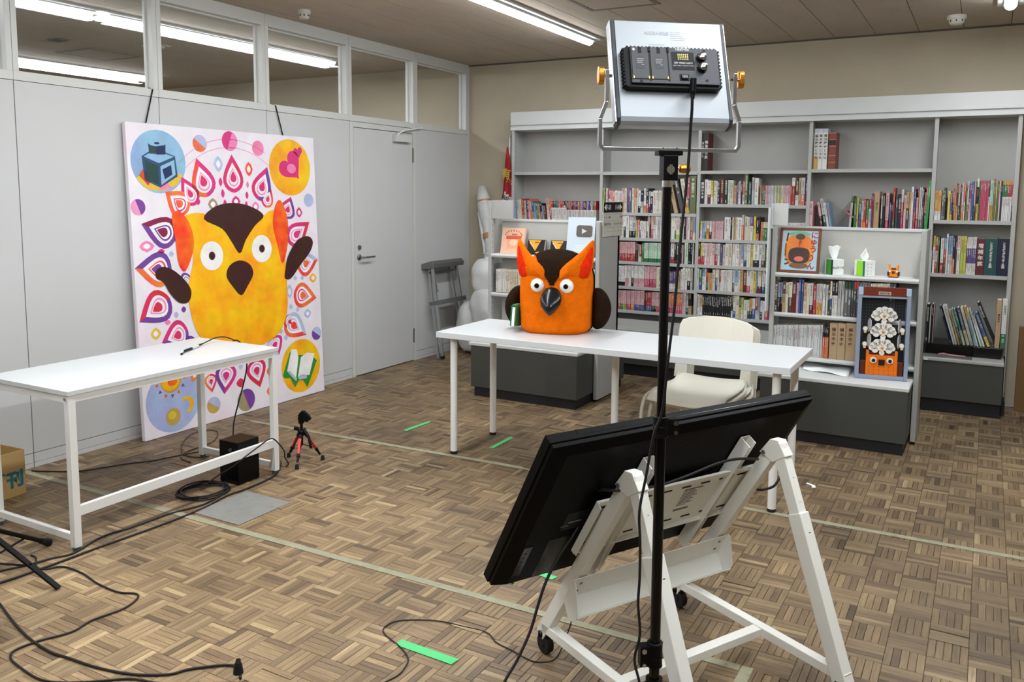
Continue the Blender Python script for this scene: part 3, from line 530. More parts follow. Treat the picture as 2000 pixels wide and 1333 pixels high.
('g2b','middle shelf of right display rack',-1.46,0.772,"3338,29,201,U,0 3368,13,196,S5K5,0 3382,12,196,S5K5,0 3395,21,204,U4D6,0 3417,16,198,C,0 3433,24,201,C5U5,0 3458,24,204,M,0 3484,15,200,P,0 3499,14,222,B,0 3514,15,222,B,0 3531,18,204,D6C4,0 3550,18,200,C,0 3568,22,202,Q7M3,0 3591,17,196,R,0 3610,18,201,Q6A4,0 3629,19,202,Q6A4,0 3650,16,200,W,0 3669,13,196,W,0 3683,13,186,F,0 3695,12,222,C5B2Z3,0 3708,16,220,K4W6,0 3724,17,222,K4W6,0 3742,20,228,Q,0 3764,15,228,Q,0 3781,22,226,F2G8,0 3804,17,226,F2G8,0 3822,14,228,F2Z8,0 3837,15,228,R2Z8,0 3853,15,230,R2Z8,0 3869,16,226,G,0 3885,16,228,G,0 3901,16,228,G,0 3917,15,230,G,0 3934,12,222,C,0 3946,13,222,C,0 3959,12,224,C,0 3971,19,224,C,0 3990,19,226,C,0 4009,18,226,C,0 4027,19,228,C,0 4046,18,228,Z,0 4064,18,230,Z,0"),
('g2c','lowest shelf of right display rack',-1.46,0.49,"3348,15,191,w,0 3363,14,193,w,0 3377,15,194,w,0 3392,14,195,w,0 3406,14,196,w,0 3420,15,198,w,0 3435,14,198,w,0 3449,14,200,w,0 3463,14,200,w,0 3477,15,202,w,0 3492,14,204,w,0 3506,14,204,w,0 3520,14,206,w,0 3534,14,206,w,0 3548,14,208,w,0 3562,14,210,w,0 3576,14,210,w,0 3590,14,212,w,0 3604,14,212,w,0 3618,13,214,w,0 3631,14,215,w,0 3645,14,216,w,0 3661,12,200,K3O7,0 3673,12,200,K3O7,0 3685,12,202,K3O7,0 3702,49,235,d,0 3752,48,238,d,0 3801,55,242,d,0 3856,53,244,d,0 3909,52,248,d,0 3961,51,253,d,0"),
]
# ================================================================== BOOKS
PAL={k:s2l(v) for k,v in dict(W=(226,225,220),C=(222,213,186),G=(104,106,104),K=(24,23,25),N=(27,30,66),B=(44,86,158),S=(132,166,198),T=(18,82,84),E=(40,128,70),L=(176,204,48),Y=(222,204,48),A=(216,160,60),O=(222,112,56),R=(184,38,42),M=(104,26,34),P=(226,172,176),V=(94,72,140),U=(92,66,50),D=(192,158,112),Q=(196,196,192),Z=(72,74,76),F=(28,70,52),X=(206,60,102),H=(104,114,66),J=(190,222,196),p=(222,176,178),v=(196,198,218),j=(202,204,158),k=(22,22,24),w=(210,212,212),r=(140,62,44),e=(24,158,62),d=(190,158,112)).items()}
WORD=dict(W='white',C='cream',G='grey',K='black',N='navy',B='blue',S='pale blue',T='dark teal',E='green',L='lime',Y='yellow',A='amber',O='orange',R='red',M='maroon',P='pink',V='violet',U='brown',D='tan',Q='light grey',Z='dark grey',F='forest green',X='crimson',H='olive',J='mint green',p='pale pink',v='periwinkle',j='pale lime',k='black',w='white',r='brick red',e='bright green',d='tan boxed')
LIGHT=set('WCQPJpvjwSYLDdA')
PAL={k:tuple(.86*(.82*q+.18*(sum(v)/3)) for q in v) for k,v in PAL.items()}
def parse(c):
    if c=='d' or len(c)==1: return [(c,1.0)]
    L_=[(c[i],int(c[i+1])) for i in range(0,len(c),2)]; t=sum(b for a,b in L_); return [(a,b/t) for a,b in L_]
ORDW='first second third fourth fifth sixth seventh eighth ninth tenth eleventh twelfth thirteenth fourteenth fifteenth sixteenth seventeenth eighteenth nineteenth'.split()
def ordi(n):
    if n<20: return ORDW[n-1]
    t=['twenty','thirty','forty','fifty','sixty','seventy'][n//10-2]
    return (t[:-1]+'ieth') if n%10==0 else t+'-'+ORDW[n%10-1]
def book_geo(mb,w,h,d,cols,rn,mtx,marks=True,side=False):
    """hard covers, spine with its printed bands, page block; local origin = bottom left of the spine"""
    B_=parse(cols); w=max(w-.0014,.004)
    def bx(x0,x1,y0,y1,z0,z1,c): mb.box(x0,x1,y0,y1,z0,z1,c,m=mtx)
    ct=min(.0022,w*.16)
    z=h
    for (c,f) in B_:
        z0=z-h*f; col=PAL[c]; j_=rn.uniform(.92,1.06); col=tuple(min(v*j_,1) for v in col)
        bx(0,w,0,ct,z0,z,col); bx(0,ct,ct,d,z0,z,col); bx(w-ct,w,ct,d,z0,z,s2l((96,30,28)) if side else col)
        if marks:
            light=c in LIGHT
            ic=(.045,.04,.045) if light else (.75,.74,.70)
            if rn.random()<.18: ic=s2l((170,40,44)) if light else s2l((214,190,120))
            H_=z-z0
            if c=='k': ic=(.7,.7,.7)
            if c=='r':
                for q in (.0,.18,.36,.62,.8): bx(-.0008,w+.0008,-.0008,.001,z-q*H_-.006,z-q*H_-.002,s2l((206,132,112)))
                bx(.002,w-.002,-.0008,.001,z-.34*H_,z-.2*H_,s2l((40,34,28)))
            elif c in 'd': pass
            elif H_>.045 and f>.25:
                gw=w*rn.uniform(.38,.55); gh=min(gw*rn.uniform(.9,1.1),.014); n=int(min(H_*rn.uniform(.35,.75)/(gh*1.25),9)); zt=z-H_*rn.uniform(.06,.12); xc=w*rn.uniform(.45,.55)
                for q in range(n):
                    if rn.random()<.1: continue
                    za=zt-q*gh*1.25
                    if za-gh<z0+.004: break
                    a=gw*rn.uniform(.7,1); 
                    bx(xc-a/2,xc+a/2,-.0004,.0004,za-gh*rn.uniform(.12,.3),za,ic); bx(xc-a/2,xc-a*rn.uniform(.0,.25),-.0004,.0004,za-gh,za-gh*.45,ic); bx(xc+a*rn.uniform(.05,.25),xc+a/2,-.0004,.0004,za-gh,za-gh*.4,ic)
                if H_>.12 and rn.random()<.7:
                    gs=gw*.5
                    for q in range(rn.randint(2,4)): bx(xc-gs/2,xc+gs/2,-.0004,.0004,z0+.012+q*gs*1.3,z0+.012+q*gs*1.3+gs*.8,ic)
        z=z0
    return ct
allb=[]
for (rid,ph,Y,z,s) in ROWS:
    L_=[b.split(',') for b in s.split(' ')]; L_=[(int(a)/1000,int(b)/1000,int(c)/1000,d,int(e)) for a,b,c,d,e in L_]
    L_.sort(key=lambda b:b[0])
    for n,(x,w_,h_,cols,t) in enumerate(L_):
        w_=max(w_,.005); h_=max(min(h_,.42),.1)
        q=pxy((x,Y,z+h_/2)); ar=w_*h_*(FPX/q[2])**2
        hid=(rid=='b2c' and n>len(L_)-12) or (rid=='g2b' and x>4.1)
        allb.append(dict(rid=rid,ph=ph,Y=Y,z=z,x=x,w=w_,h=h_,c=cols,t=t,n=n+1,N=len(L_),ar=ar*(.3 if hid else 1)))
for n,b in enumerate(sorted(allb,key=lambda b:-b['ar'])): b['solo']=n<300
rest=MB(); restp=MB()
TITLES={('b2a',1):('明治鎌倉彫',.030),('b2a',2):('明治鎌倉彫',.030),('b3a',2):('横浜歴史と文化',.024),('b3a',3):('横浜歴史と文化',.024),('b3a',4):('横浜歴史と文化',.024),('b2b',1):('開国日大全',.024)}
sameg={}
for b in allb:
    rn=random.Random(hash((b['rid'],b['n']))&0xffff if 0 else sum(map(ord,b['rid']))*131+b['n'])
    d=min(.155,b['h']*.78)
    if b['rid']=='b2a': d=.14
    if b['Y']==-1.5: d=.13
    if b['Y']==-1.46: d=.145
    yo=rn.uniform(.003,.016)
    mt=Matrix.Translation((b['x'],b['Y']+yo,b['z']+.0004))@Matrix.Rotation(R(b['t']),4,'Y')
    title=TITLES.get((b['rid'],b['n']))
    big={'b4c':{'M':('増補年鑑',.040),'T':('ショッピングセンター名鑑',.021),'N':('ショッピングセンター名鑑',.021)}}.get(b['rid'],{}).get(b['c'])
    tan=b['c'] in ('d',) or (b['c']=='D' and b['w']>.03)
    dest=MB() if b['solo'] else rest
    o0=mt if not b['solo'] else Matrix.Rotation(R(b['t']),4,'Y')
    ct=book_geo(dest,b['w'],b['h'],d,b['c'],rn,o0,marks=not(title or big or tan),side=b['rid']=='b2a')
    pg=MB() if b['solo'] else restp
    pg.box(ct,b['w']-.0014-ct,ct,d-.003,.002,b['h']-.003,m=o0)
    if b['solo']:
        o=dest.build('book',m_book); o.location=mt.translation; ORG[o.name]=tuple(mt.translation)
        p_=MB(); p_.v=[tuple(Vector(v)+mt.translation) for v in pg.v]; p_.f=pg.f; p_.c=pg.c
        p_.build('page_block',m_page,o)
        bands=parse(b['c']); wd=WORD[bands[0][0]]
        if len(bands)>1: wd+=' and '+WORD[bands[-1][0]]
        lean=' leaning' if abs(b['t'])>4 else ''
        tag(o,'%s%s book, %s from left, %s'%(wd,lean,ordi(b['n']),b['ph']),'book','books on the '+b['ph'])
        if title or big or tan:
            s_,sz=title or big or ('横浜市史',.026 if b['w']>.04 else .014)
            light=bands[0][0] in LIGHT and not big
            sz=min(sz,b['w']*.72)
            step=1.0
            nch=len(s_); avail=b['h']*.72
            line=min(avail/(nch*sz),1.25)
            zc=b['h']*(.55 if not tan else .62)
            mm=mt@XZ((b['w']/2,-.0006,zc))
            text_obj('\n'.join(s_).replace('ー','｜'),sz,ink((58,44,30)) if tan else ink((30,28,30)) if light else ink((228,226,218)),o,mm,'spine_title',line=line*.95,bold=.0004)
o=rest.build('book_rows',m_book); tag(o,'remaining smaller books standing in rows on the bookcases','books',kind='stuff')
restp.build('page_blocks',m_page,o)
# ================================================================== DISPLAYED THINGS ON THE RACKS
def ctr(name,x0,x1,lab,cat,y,z): return thing(name,((x0+x1)/2,y,z),lab,cat)
def leaning_book(x0,x1,y,z,h,th,tilt,cols,lab,name='picture_book'):
    t=thing(name,((x0+x1)/2,y,z),lab,'book')
    m=Matrix.Translation((0,y,z+.001))@Matrix.Rotation(R(-tilt),4,'X')
    c=MB(); c.box(x0,x1,0,.002,0,h,cols[0],m=m); c.box(x0,x1,th-.002,th,0,h,cols[0],m=m); c.box(x0,x0+.003,.002,th-.002,0,h,cols[0],m=m)
    c.build('cover',m_book,t)
    p=MB(); p.box(x0+.003,x1-.003,.002,th-.002,.003,h-.003,m=m); p.build('page_block',m_page,t)
    return t,m
t,m=leaning_book(1.222,1.424,-1.44,1.068,.205,.020,12,[s2l((236,188,160))],'pink picture book leaning on the left rack above the plush toy')
g=MB(); red=s2l((216,92,70))
g.box(1.262,1.398,-.0008,.001,.115,.142,red,m=m); g.prism([(1.268+.0,.115),(1.392,.115),(1.38,.045),(1.28,.045)],m@frame((0,-.0006,0),(1,0,0),(0,0,1)),.0004,s2l((238,170,140)))
g.prism([(1.33+.034*math.cos(a),.09+.026*math.sin(a)) for a in [k*math.pi/8 for k in range(16)]],m@frame((0,-.0012,0),(1,0,0),(0,0,1)),.0004,s2l((232,206,170)))
g.box(1.31,1.36,-.0016,-.001,.147,.158,red,m=m)
for k in range(9):
    a=math.pi*(.92-.84*k/8); g.box(-.004,.004,-.0012,.0002,-.005,.005,s2l((120,86,64)),m=m@Matrix.Translation((1.325+.075*math.cos(a),0,.14+.042*math.sin(a)))@Matrix.Rotation(math.pi/2-a,4,'Y'))
g.build('cover_print',m_print,t)
for n,(x0,x1) in enumerate(((1.447,1.600),(1.645,1.79))):
    t,m=leaning_book(x0,x1,-1.42,1.068,.118,.022,14,[s2l((26,25,24))],'black and orange book on left rack, %s of the twin pair'%('left' if n==0 else 'right'))
    g=MB(); am=s2l((238,166,40)); w_=x1-x0
    g.prism([(x0+.004,.114),(x0+w_*.74,.114),(x0+w_*.46,.03)],m@frame((0,-.0004,0),(1,0,0),(0,0,1)),.0006,am)
    for k in range(5): g.box(x0+.018+k*.009,x0+.024+k*.009,-.0014,0,.088-k*.010,.098-k*.010,(.85,.85,.85),m=m)
    for k in range(4): g.box(x0+w_*.42+k*.009,x0+w_*.42+.006+k*.009,-.0014,0,.092,.101,s2l((60,40,20)),m=m)
    g.prism([(x0+w_*.46,.018),(x0+w_*.70,.028),(x0+w_*.62,.006)],m@frame((0,-.0004,0),(1,0,0),(0,0,1)),.0006,am)
    g.box(x1-.004,x1-.001,-.001,0,.004,.112,(.6,.6,.6),m=m)
    g.build('cover_print',m_print,t)
# award plaque
t=thing('award_plaque',(1.91,-1.45,1.068),'silver white award plaque with dark play button on the left rack','plaque')
m=Matrix.Translation((1.8,-1.455,1.069))@Matrix.Rotation(R(-8),4,'X')
MB().box(0,.225,0,.014,0,.298,m=m).build('plaque_board',mat('brushed_plaque',(206,220,232),.3,.35),t,bev=.003)
rr=[]
for (cx,cy,a0) in ((.104,.020,0),(-.104,.020,90),(-.104,-.020,180),(.104,-.020,270)): pass
W_,H_,r_=.064,.043,.018
for (sx,sy,a0) in ((1,1,0),(-1,1,90),(-1,-1,180),(1,-1,270)):
    for k in range(5):
        a=R(a0+k*22.5); rr.append((.140+sx*(W_-r_)+r_*math.cos(a),.195+sy*(H_-r_)+r_*math.sin(a)))
mm=m@frame((0,-.0001,0),(1,0,0),(0,0,1))
MB().prism(rr,mm,.004).build('play_button',mat('button_taupe',(98,90,82),.35,.2),t)
MB().prism([(.122,.215),(.122,.175),(.160,.195)],mm@Matrix.Translation((0,0,.004)),.001).build('play_triangle',m_white,t)
g=MB()
for k,(a,b) in enumerate(((.07,.155),(.08,.15),(.05,.175),(.06,.165))): g.box(a,b,-.0006,0,.085-k*.013,.089-k*.013,s2l((236,242,246)),m=m)
g.build('engraving',m_print,t)
# framed picture on the right rack: plain generic stand-in for the artwork, lettering kept
t=thing('framed_picture',(3.485,-1.42,1.035),'framed bright orange picture with red lettering on the right rack','picture')
m=Matrix.Translation((3.352,-1.435,1.0365))@Matrix.Rotation(R(-9),4,'X')
f=MB(); W_,H_=.262,.296
for (a,b,c,d) in ((0,W_,0,.017),(0,W_,H_-.017,H_),(0,.017,.017,H_-.017),(W_-.017,W_,.017,H_-.017)): f.box(a,b,0,.016,c,d,m=m)
f.build('picture_frame',m_wood,t,bev=.002)
p=MB(); mm=m@frame((0,.006,0),(1,0,0),(0,0,1))
p.box(.017,W_-.017,.006,.012,.017,H_-.017,s2l((176,206,224)),m=m)
def blob(cx,cy,rx,ry,col,l,n=22,rot=0,pw=1):
    pts=[]
    for k in range(n):
        a=2*math.pi*k/n; x=rx*math.copysign(abs(math.cos(a))**pw,math.cos(a)); y=ry*math.copysign(abs(math.sin(a))**pw,math.sin(a))
        pts.append((cx+x*math.cos(rot)-y*math.sin(rot),cy+x*math.sin(rot)+y*math.cos(rot)))
    p.prism(pts,mm@Matrix.Translation((0,0,l*.0004)),.0004,s2l(col))
blob(.128,.15,.094,.105,(226,150,52),1,pw=.8); blob(.128,.255,.07,.018,(128,178,150),2); blob(.10,.19,.044,.05,(232,130,56),3); blob(.165,.19,.044,.05,(232,130,56),3)
blob(.13,.115,.068,.052,(70,50,44),4,pw=.7); blob(.13,.092,.030,.017,(222,126,100),5); blob(.13,.048,.06,.02,(120,94,66),3); blob(.132,.238,.03,.02,(84,72,58),5)
p.build('picture_print',m_paint,t)
g=MB(); dk=s2l((104,34,34))
for (a,b,c,d,rz) in ((.05,.235,.010,.055,8),(.043,.15,.007,.08,0),(.055,.06,.03,.010,-20),(.05,.085,.022,.008,10)): g.box(-c/2,c/2,-.0002,.0002,-d/2,d/2,dk,m=m@Matrix.Translation((a,.0045,b))@Matrix.Rotation(R(rz),4,'Y'))
g.build('picture_strokes',m_print,t)
rd=ink((168,44,48))
for s_,x,z in (('に',.222,.247),('ゅ',.218,.205),('う',.218,.155),('り',.206,.098),('ん',.206,.045)):
    text_obj(s_,.050,rd,t,m@XZ((x,.004,z)),'picture_lettering',bold=.001)
# tissue boxes
def tissue(x,y,z,rz,lab,a,b_,kind):
    t=thing('tissue_box',(x,y,z),lab,'tissue box')
    M_=Matrix.Translation((x,y,z+.001))@Matrix.Rotation(R(rz),4,'Z')
    w_,d_,h_=.075,.105,.098
    bx=MB(); wh=(.82,.84,.84)
    bx.box(-w_/2,w_/2,-d_/2,d_/2,0,h_,wh,m=M_); bx.build('carton',m_book,t,bev=.0015)
    g=MB(); g.box(-w_/2-.0006,-w_/2+.0002,-d_/2+.008,d_/2-.022,.001,h_-.001,a,m=M_); g.box(-w_/2-.0006,-w_/2+.0002,d_/2-.040,d_/2-.001,.001,h_-.001,b_,m=M_) if 0 else None
    g.box(-w_/2-.0009,-w_/2+.0001,-d_/2+.001,-d_/2+.020,.001,h_-.001,b_,m=M_)
    if kind:
        for q in range(4):
            for k in range(2): g.box(-.018+k*.024,-.013+k*.024,-d_/2-.0006,-d_/2,.012+q*.021,.016+q*.021,(.15,.18,.17),m=M_)
    g.build('carton_print',m_print,t)
    if not kind: text_obj('カムライス',.0155,ink((40,44,46)),t,M_@XZ((0,-d_/2-.0008,.045)),'carton_text',bold=.0003)
    ts=MB(); n=7; rows=[]
    rn=random.Random(rz)
    for i in range(6):
        zz=h_+i*.017*(.95 if kind else 1.0); sp=(.014+.042*(i/5)**.8) if not kind else (.012,.03,.042,.036,.024,.006)[i]
        for k in range(n):
            u=k/(n-1)*2-1; ts.v.append(tuple(M_@Vector((u*sp,.010*math.sin(k*2.2+i*.4)+.004*i*u,zz+(.006*math.cos(k*1.7) if i==5 else 0)-(abs(u)*.016*(i/5) if kind else 0)))))
    for i in range(5):
        for k in range(n-1): ts.f.append((i*n+k,i*n+k+1,(i+1)*n+k+1,(i+1)*n+k)); ts.c.append(None)
    o=ts.build('tissue_sheet',m_tissue,t,smooth=True); so=o.modifiers.new('s','SOLIDIFY'); so.thickness=.0012; sb=o.modifiers.new('sub','SUBSURF'); sb.levels=sb.render_levels=1
    return t
tissue(3.70,-1.385,1.035,38,'green and white tissue box lettered on its white side, next to the framed picture',s2l((62,150,54)),s2l((10,44,34)),0)
tissue(3.885,-1.385,1.035,-36+80,'white tissue box with dot holes and lime green side, nearer the rack middle',s2l((150,222,40)),s2l((0,112,92)),1)
# tiny brick-built figurine
t=thing('brick_figurine',(4.057,-1.40,1.035),'tiny orange brick-built figurine standing alone right on rack','figurine')
o_=s2l((240,140,30)); br=s2l((84,32,20))
g=MB(); X,Y_,Z_=4.057,-1.40,1.036
g.box(X-.028,X+.028,Y_-.016,Y_+.02,Z_,Z_+.006,br); g.box(X-.022,X+.022,Y_-.016,Y_+.016,Z_+.006,Z_+.048,o_); g.box(X-.036,X-.024,Y_-.01,Y_+.01,Z_+.008,Z_+.036,br); g.box(X+.024,X+.036,Y_-.01,Y_+.01,Z_+.008,Z_+.036,br)
g.box(X-.016,X+.016,Y_-.004,Y_+.016,Z_+.048,Z_+.058,br); g.build('brick_body',m_brick,t,bev=.001)
for s_ in (-1,1):
    g=MB(); g.cyl((X+s_*.020,Y_,Z_+.048),(X+s_*.026,Y_,Z_+.080),.009,.006,n=10,col=o_); g.build('brick_ear',m_brick,t)
g=MB(); g.cyl((X,Y_-.016,Z_+.032),(X,Y_-.026,Z_+.028),.010,.005,n=10,col=(.02,.01,.01)); g.build('brick_beak',m_brick,t)
for s_ in (-1,1): MB().cyl((X+s_*.021,Y_-.014,Z_+.038),(X+s_*.021,Y_-.021,Z_+.038),.006,n=10,col=(.85,.85,.82)).build('brick_eye',m_brick,t)
# large brick-built planter in its display case
t=thing('brick_display_case',(4.035,-1.60,.414),'brick-built display case with white blossoms over an orange planter','display model')
M_=Matrix.Translation((3.885,-1.600,.4155))@Matrix.Rotation(R(10),4,'Z')@Matrix.Rotation(R(-3),4,'X')
bl=s2l((140,152,172)); W_,H_,D_=.300,.565,.105
g=MB()
for (a,b,c,d) in ((0,.022,0,H_),(W_-.022,W_,0,H_),(.022,W_-.022,0,.026),(.022,W_-.022,H_-.062,H_-.050)): g.box(a,b,0,D_,c,d,bl,m=M_)
g.box(0,.028,-.002,.04,H_-.045,H_,s2l((168,190,214)),m=M_); g.box(W_-.028,W_,-.002,.04,H_-.045,H_,s2l((168,190,214)),m=M_)
g.build('case_frame',m_brick,t,bev=.0012)
g=MB()
for k in range(17): g.cyl(M_@Vector((.018+k*.0165,-.001,.008)),M_@Vector((.018+k*.0165,-.0025,.008)),.0025,n=8,col=s2l((110,124,150)))
g.build('case_studs',m_brick,t)['kind']='stuff'
g=MB(); g.box(.022,W_-.022,D_-.012,D_-.004,.026,H_-.06,s2l((40,44,50)),m=M_); g.build('case_back',m_brick,t)
g=MB()
for i in range(14):
    for k in range(12):
        g.cyl(M_@Vector((.036+i*.0175,D_-.012,.26+k*.0195)),M_@Vector((.036+i*.0175,D_-.0145,.26+k*.0195)),.0034,n=8,col=s2l((84,88,96)))
g.build('back_studs',m_brick,t)['kind']='stuff'
g=MB(); g.box(.028,W_-.028,-.001,.05,H_-.048,H_+.004,s2l((112,40,24)),m=M_); g.build('top_beam',m_brick,t,bev=.001)
MB().box(.115,.185,-.003,-.001,H_-.042,H_-.022,m=M_).build('name_tile',ink((196,188,176)),t)
g=MB()
for k in range(9): g.box(.119+k*.007,.1235+k*.007,-.0036,-.003,H_-.039,H_-.025,m=M_)
g.build('name_marks',ink((80,60,52)),t)
g=MB(); g.box(.06,.24,.005,.085,.027,.150,s2l((228,112,20)),m=M_); g.box(.06,.076,.005,.05,.15,.178,s2l((228,112,20)),m=M_); g.box(.224,.24,.005,.05,.15,.178,s2l((228,112,20)),m=M_)
g.build('planter',m_brick,t,bev=.001)
g=MB(); g.box(.028,.06,.015,.08,.027,.11,s2l((92,40,24)),m=M_); g.box(.24,.272,.015,.08,.027,.11,s2l((92,40,24)),m=M_); g.box(.076,.224,.02,.085,.150,.165,s2l((92,40,24)),m=M_); g.box(.132,.168,-.004,.006,.09,.125,s2l((36,18,14)),m=M_); g.build('planter_sides',m_brick,t,bev=.001)
g=MB()
for i in range(6):
    for k in range(3): g.cyl(M_@Vector((.08+i*.028,.0045,.038+k*.020)),M_@Vector((.08+i*.028,.0035,.038+k*.020)),.0028,n=8,col=s2l((140,60,14)))
g.build('planter_studs',m_brick,t)['kind']='stuff'
for s_ in (-1,1):
    g=MB(); g.cyl(M_@Vector((.15+s_*.047,.006,.118)),M_@Vector((.15+s_*.047,-.008,.118)),.020,.018,n=12,col=s2l((226,224,216))); g.cyl(M_@Vector((.15+s_*.047,-.008,.118)),M_@Vector((.15+s_*.047,-.012,.118)),.011,n=8,col=(.01,.01,.01)); g.build('round_tile',m_brick,t)
wt=s2l((232,230,222))
def blossom(x,z,y=.02,s=1.0):
    g=MB()
    for (dx,dz,r_) in ((0,.022,.017),(-.022,.017,.017),(.022,.017,.017),(-.036,.003,.017),(.036,.003,.017),(-.030,-.017,.015),(.030,-.017,.015),(-.012,-.004,.016),(.012,-.004,.016),(0,-.030,.012),(-.046,-.008,.012),(.046,-.008,.012)):
        g.cyl(M_@Vector((x+dx*s,y,z+dz*s)),M_@Vector((x+dx*s,y-.006,z+dz*s)),r_*s,n=10,col=wt)
    for (dx,dz) in ((0,.022),(-.024,.012),(.024,.012),(-.03,-.012),(.03,-.012)): g.cyl(M_@Vector((x+dx*s,y-.006,z+dz*s)),M_@Vector((x+dx*s,y-.0068,z+dz*s)),.0032,n=8,col=(.08,.08,.08))
    g.build('blossom',m_brick,t)
    g=MB(); g.cyl(M_@Vector((x,y-.006,z-.008)),M_@Vector((x,y-.014,z-.012)),.010,.006,n=8,col=s2l((206,138,70))); g.cyl(M_@Vector((x,y-.006,z-.026)),M_@Vector((x,y-.012,z-.026)),.008,n=8,col=s2l((238,222,190))); g.build('blossom_core',m_brick,t)
for k in range(3): blossom(.155-.003*(2-k),.205+k*.098,.012+.006*k,1.32)
for s_ in (-1,1):
    for k in range(2):
        g=MB(); x=.155+s_*.084; z=.235+k*.095
        g.prism([(0,-.04),(.022,-.03),(.030,0),(.026,.03),(.010,.045),(-.006,.03),(-.008,-.02)],M_@Matrix.Translation((x,.03,z))@Matrix.Rotation(R(s_*62),4,'Z')@frame((0,0,0),(1,0,0),(0,0,1)),.006,s2l((188,188,184))); g.build('side_petal',m_brick,t)
        g=MB(); g.cyl(M_@Vector((x+s_*.022,.02,z-.022)),M_@Vector((x+s_*.022,.006,z-.022)),.016,.012,n=8,col=wt); g.cyl(M_@Vector((x+s_*.022,.012,z-.038)),M_@Vector((x+s_*.022,.004,z-.038)),.009,n=8,col=s2l((214,184,140))); g.build('flower_bud',m_brick,t)
# folded white paper on the right rack's stage
g=MB(); n=14; q=[Vector((3.52,-1.285,0)),Vector((3.56,-1.52,0)),Vector((3.845,-1.60,0)),Vector((3.835,-1.36,0))]
rn=random.Random(4)
for i in range(n):
    for k in range(n):
        u,v=i/(n-1),k/(n-1); p_=q[0]*(1-u)*(1-v)+q[1]*(1-u)*v+q[2]*u*v+q[3]*u*(1-v)
        g.v.append((p_.x,p_.y,.4195+.005*math.sin(u*9+v*3)*math.sin(v*7+1)+rn.uniform(0,.0012)+.003))
for i in range(n-1):
    for k in range(n-1): g.f.append((i*n+k,i*n+k+1,(i+1)*n+k+1,(i+1)*n+k)); g.c.append(None)
o=g.build('paper_sheet',m_tissue,smooth=True); tag(o,'crumpled white paper sheet on the ledge of the right rack','paper'); so=o.modifiers.new('s','SOLIDIFY'); so.thickness=.002
# clear acrylic stand in the right bay
t=thing('acrylic_box',(4.36,-.45,.398),'clear acrylic brochure box in front of leaning books at right','acrylic box')
x0,x1,y0,y1,z0,z1=4.205,4.515,-.49,-.36,.400,.79
for (a,b,c,d,e_,f_) in ((x0,x1,y0,y0+.003,z0,z1-.05),(x0,x1,y1-.003,y1,z0,z1),(x0,x0+.003,y0+.003,y1-.003,z0,z1-.02),(x1-.003,x1,y0+.003,y1-.003,z0,z1-.02),(x0+.003,x1-.003,y0+.003,y1-.003,z0,z0+.003)):
    MB().box(a,b,c,d,e_,f_).build('acrylic_sheet',m_acryl,t)
o=MB().cyl((4.505,-.335,.75),(4.505,-.335,.80),.012,n=12).build('white_bottle_cap',m_white) if 0 else None
g=MB(); g.tube(crom([(4.30,-.42,.412),(4.33,-.43,.420),(4.36,-.41,.412),(4.42,-.425,.411),(4.47,-.42,.411)],5),.006,8); o=g.build('pink_ribbon',mat('pink_ribbon_cloth',(214,150,160),.6),smooth=True); tag(o,'small pink ribbon lying inside the clear acrylic box','ribbon')
# board and bag at the far right
o=MB().box(4.80,5.45,-.16,-.10,0,.615,m=None).build('cardboard_sheet',m_cardw,bev=.003); tag(o,'brown cardboard sheet standing right of the wall bookcase','cardboard')
# ================================================================== CORNER: step stool, bags, roll, flag
def rot_z(a): return Matrix.Rotation(a,4,'Z')
t=thing('step_stool',(.2,-.78,0),'folded aluminium step stool leaning on the wall beside the door','step stool')
th=math.atan2(.135,.86)
def SP(u,a,b):  # u along width (+y), a up the stool, b thickness away from the wall
    return Vector((.205-math.sin(th)*a+math.cos(th)*b-.055,-.775+u,math.cos(th)*a+math.sin(th)*b+.003))
W_=.44
for u in (0,W_):
    s_=1 if u==0 else -1
    m=MB(); m.bar(SP(u+s_*.0,0,.07),SP(u+s_*.03,.86,.065),.030,.018,up=(0,1,0)); m.build('front_rail',m_alu,t,bev=.002)
    m=MB(); m.bar(SP(u,0,.020),SP(u+s_*.05,.84,.005),.026,.016,up=(0,1,0)); m.build('rear_rail',m_alu,t,bev=.002)
    m=MB(); m.bar(SP(u,0,.07)+Vector((0,0,-.003)),SP(u,.025,.07),.036,.024,up=(0,1,0)); m.build('foot_cap',m_rubber,t)
m=MB(); m.prism([(-.045,0),(.10,.02),(.13,-.01),(.12,-.05),(-.03,-.045)],frame(SP(-.03,.885,.0),(math.cos(th),0,math.sin(th)),(-math.sin(th),0,math.cos(th)))@Matrix.Identity(4),-(W_+.06)); m.build('top_step',m_alud,t,bev=.004)
m=MB(); m.prism([(-.01,0),(.115,.012),(.12,-.03),(0,-.035)],frame(SP(-.0,.53,.0),(math.cos(th),0,math.sin(th)),(-math.sin(th),0,math.cos(th))),-(W_)); m.build('lower_step',m_alud,t,bev=.003)
m=MB(); m.bar(SP(.02,.80,.03),SP(W_-.02,.80,.03),.012,.02); m.bar(SP(.02,.62,.10),SP(.06,.84,.05),.01,.01); m.build('cross_brace',m_alud,t)
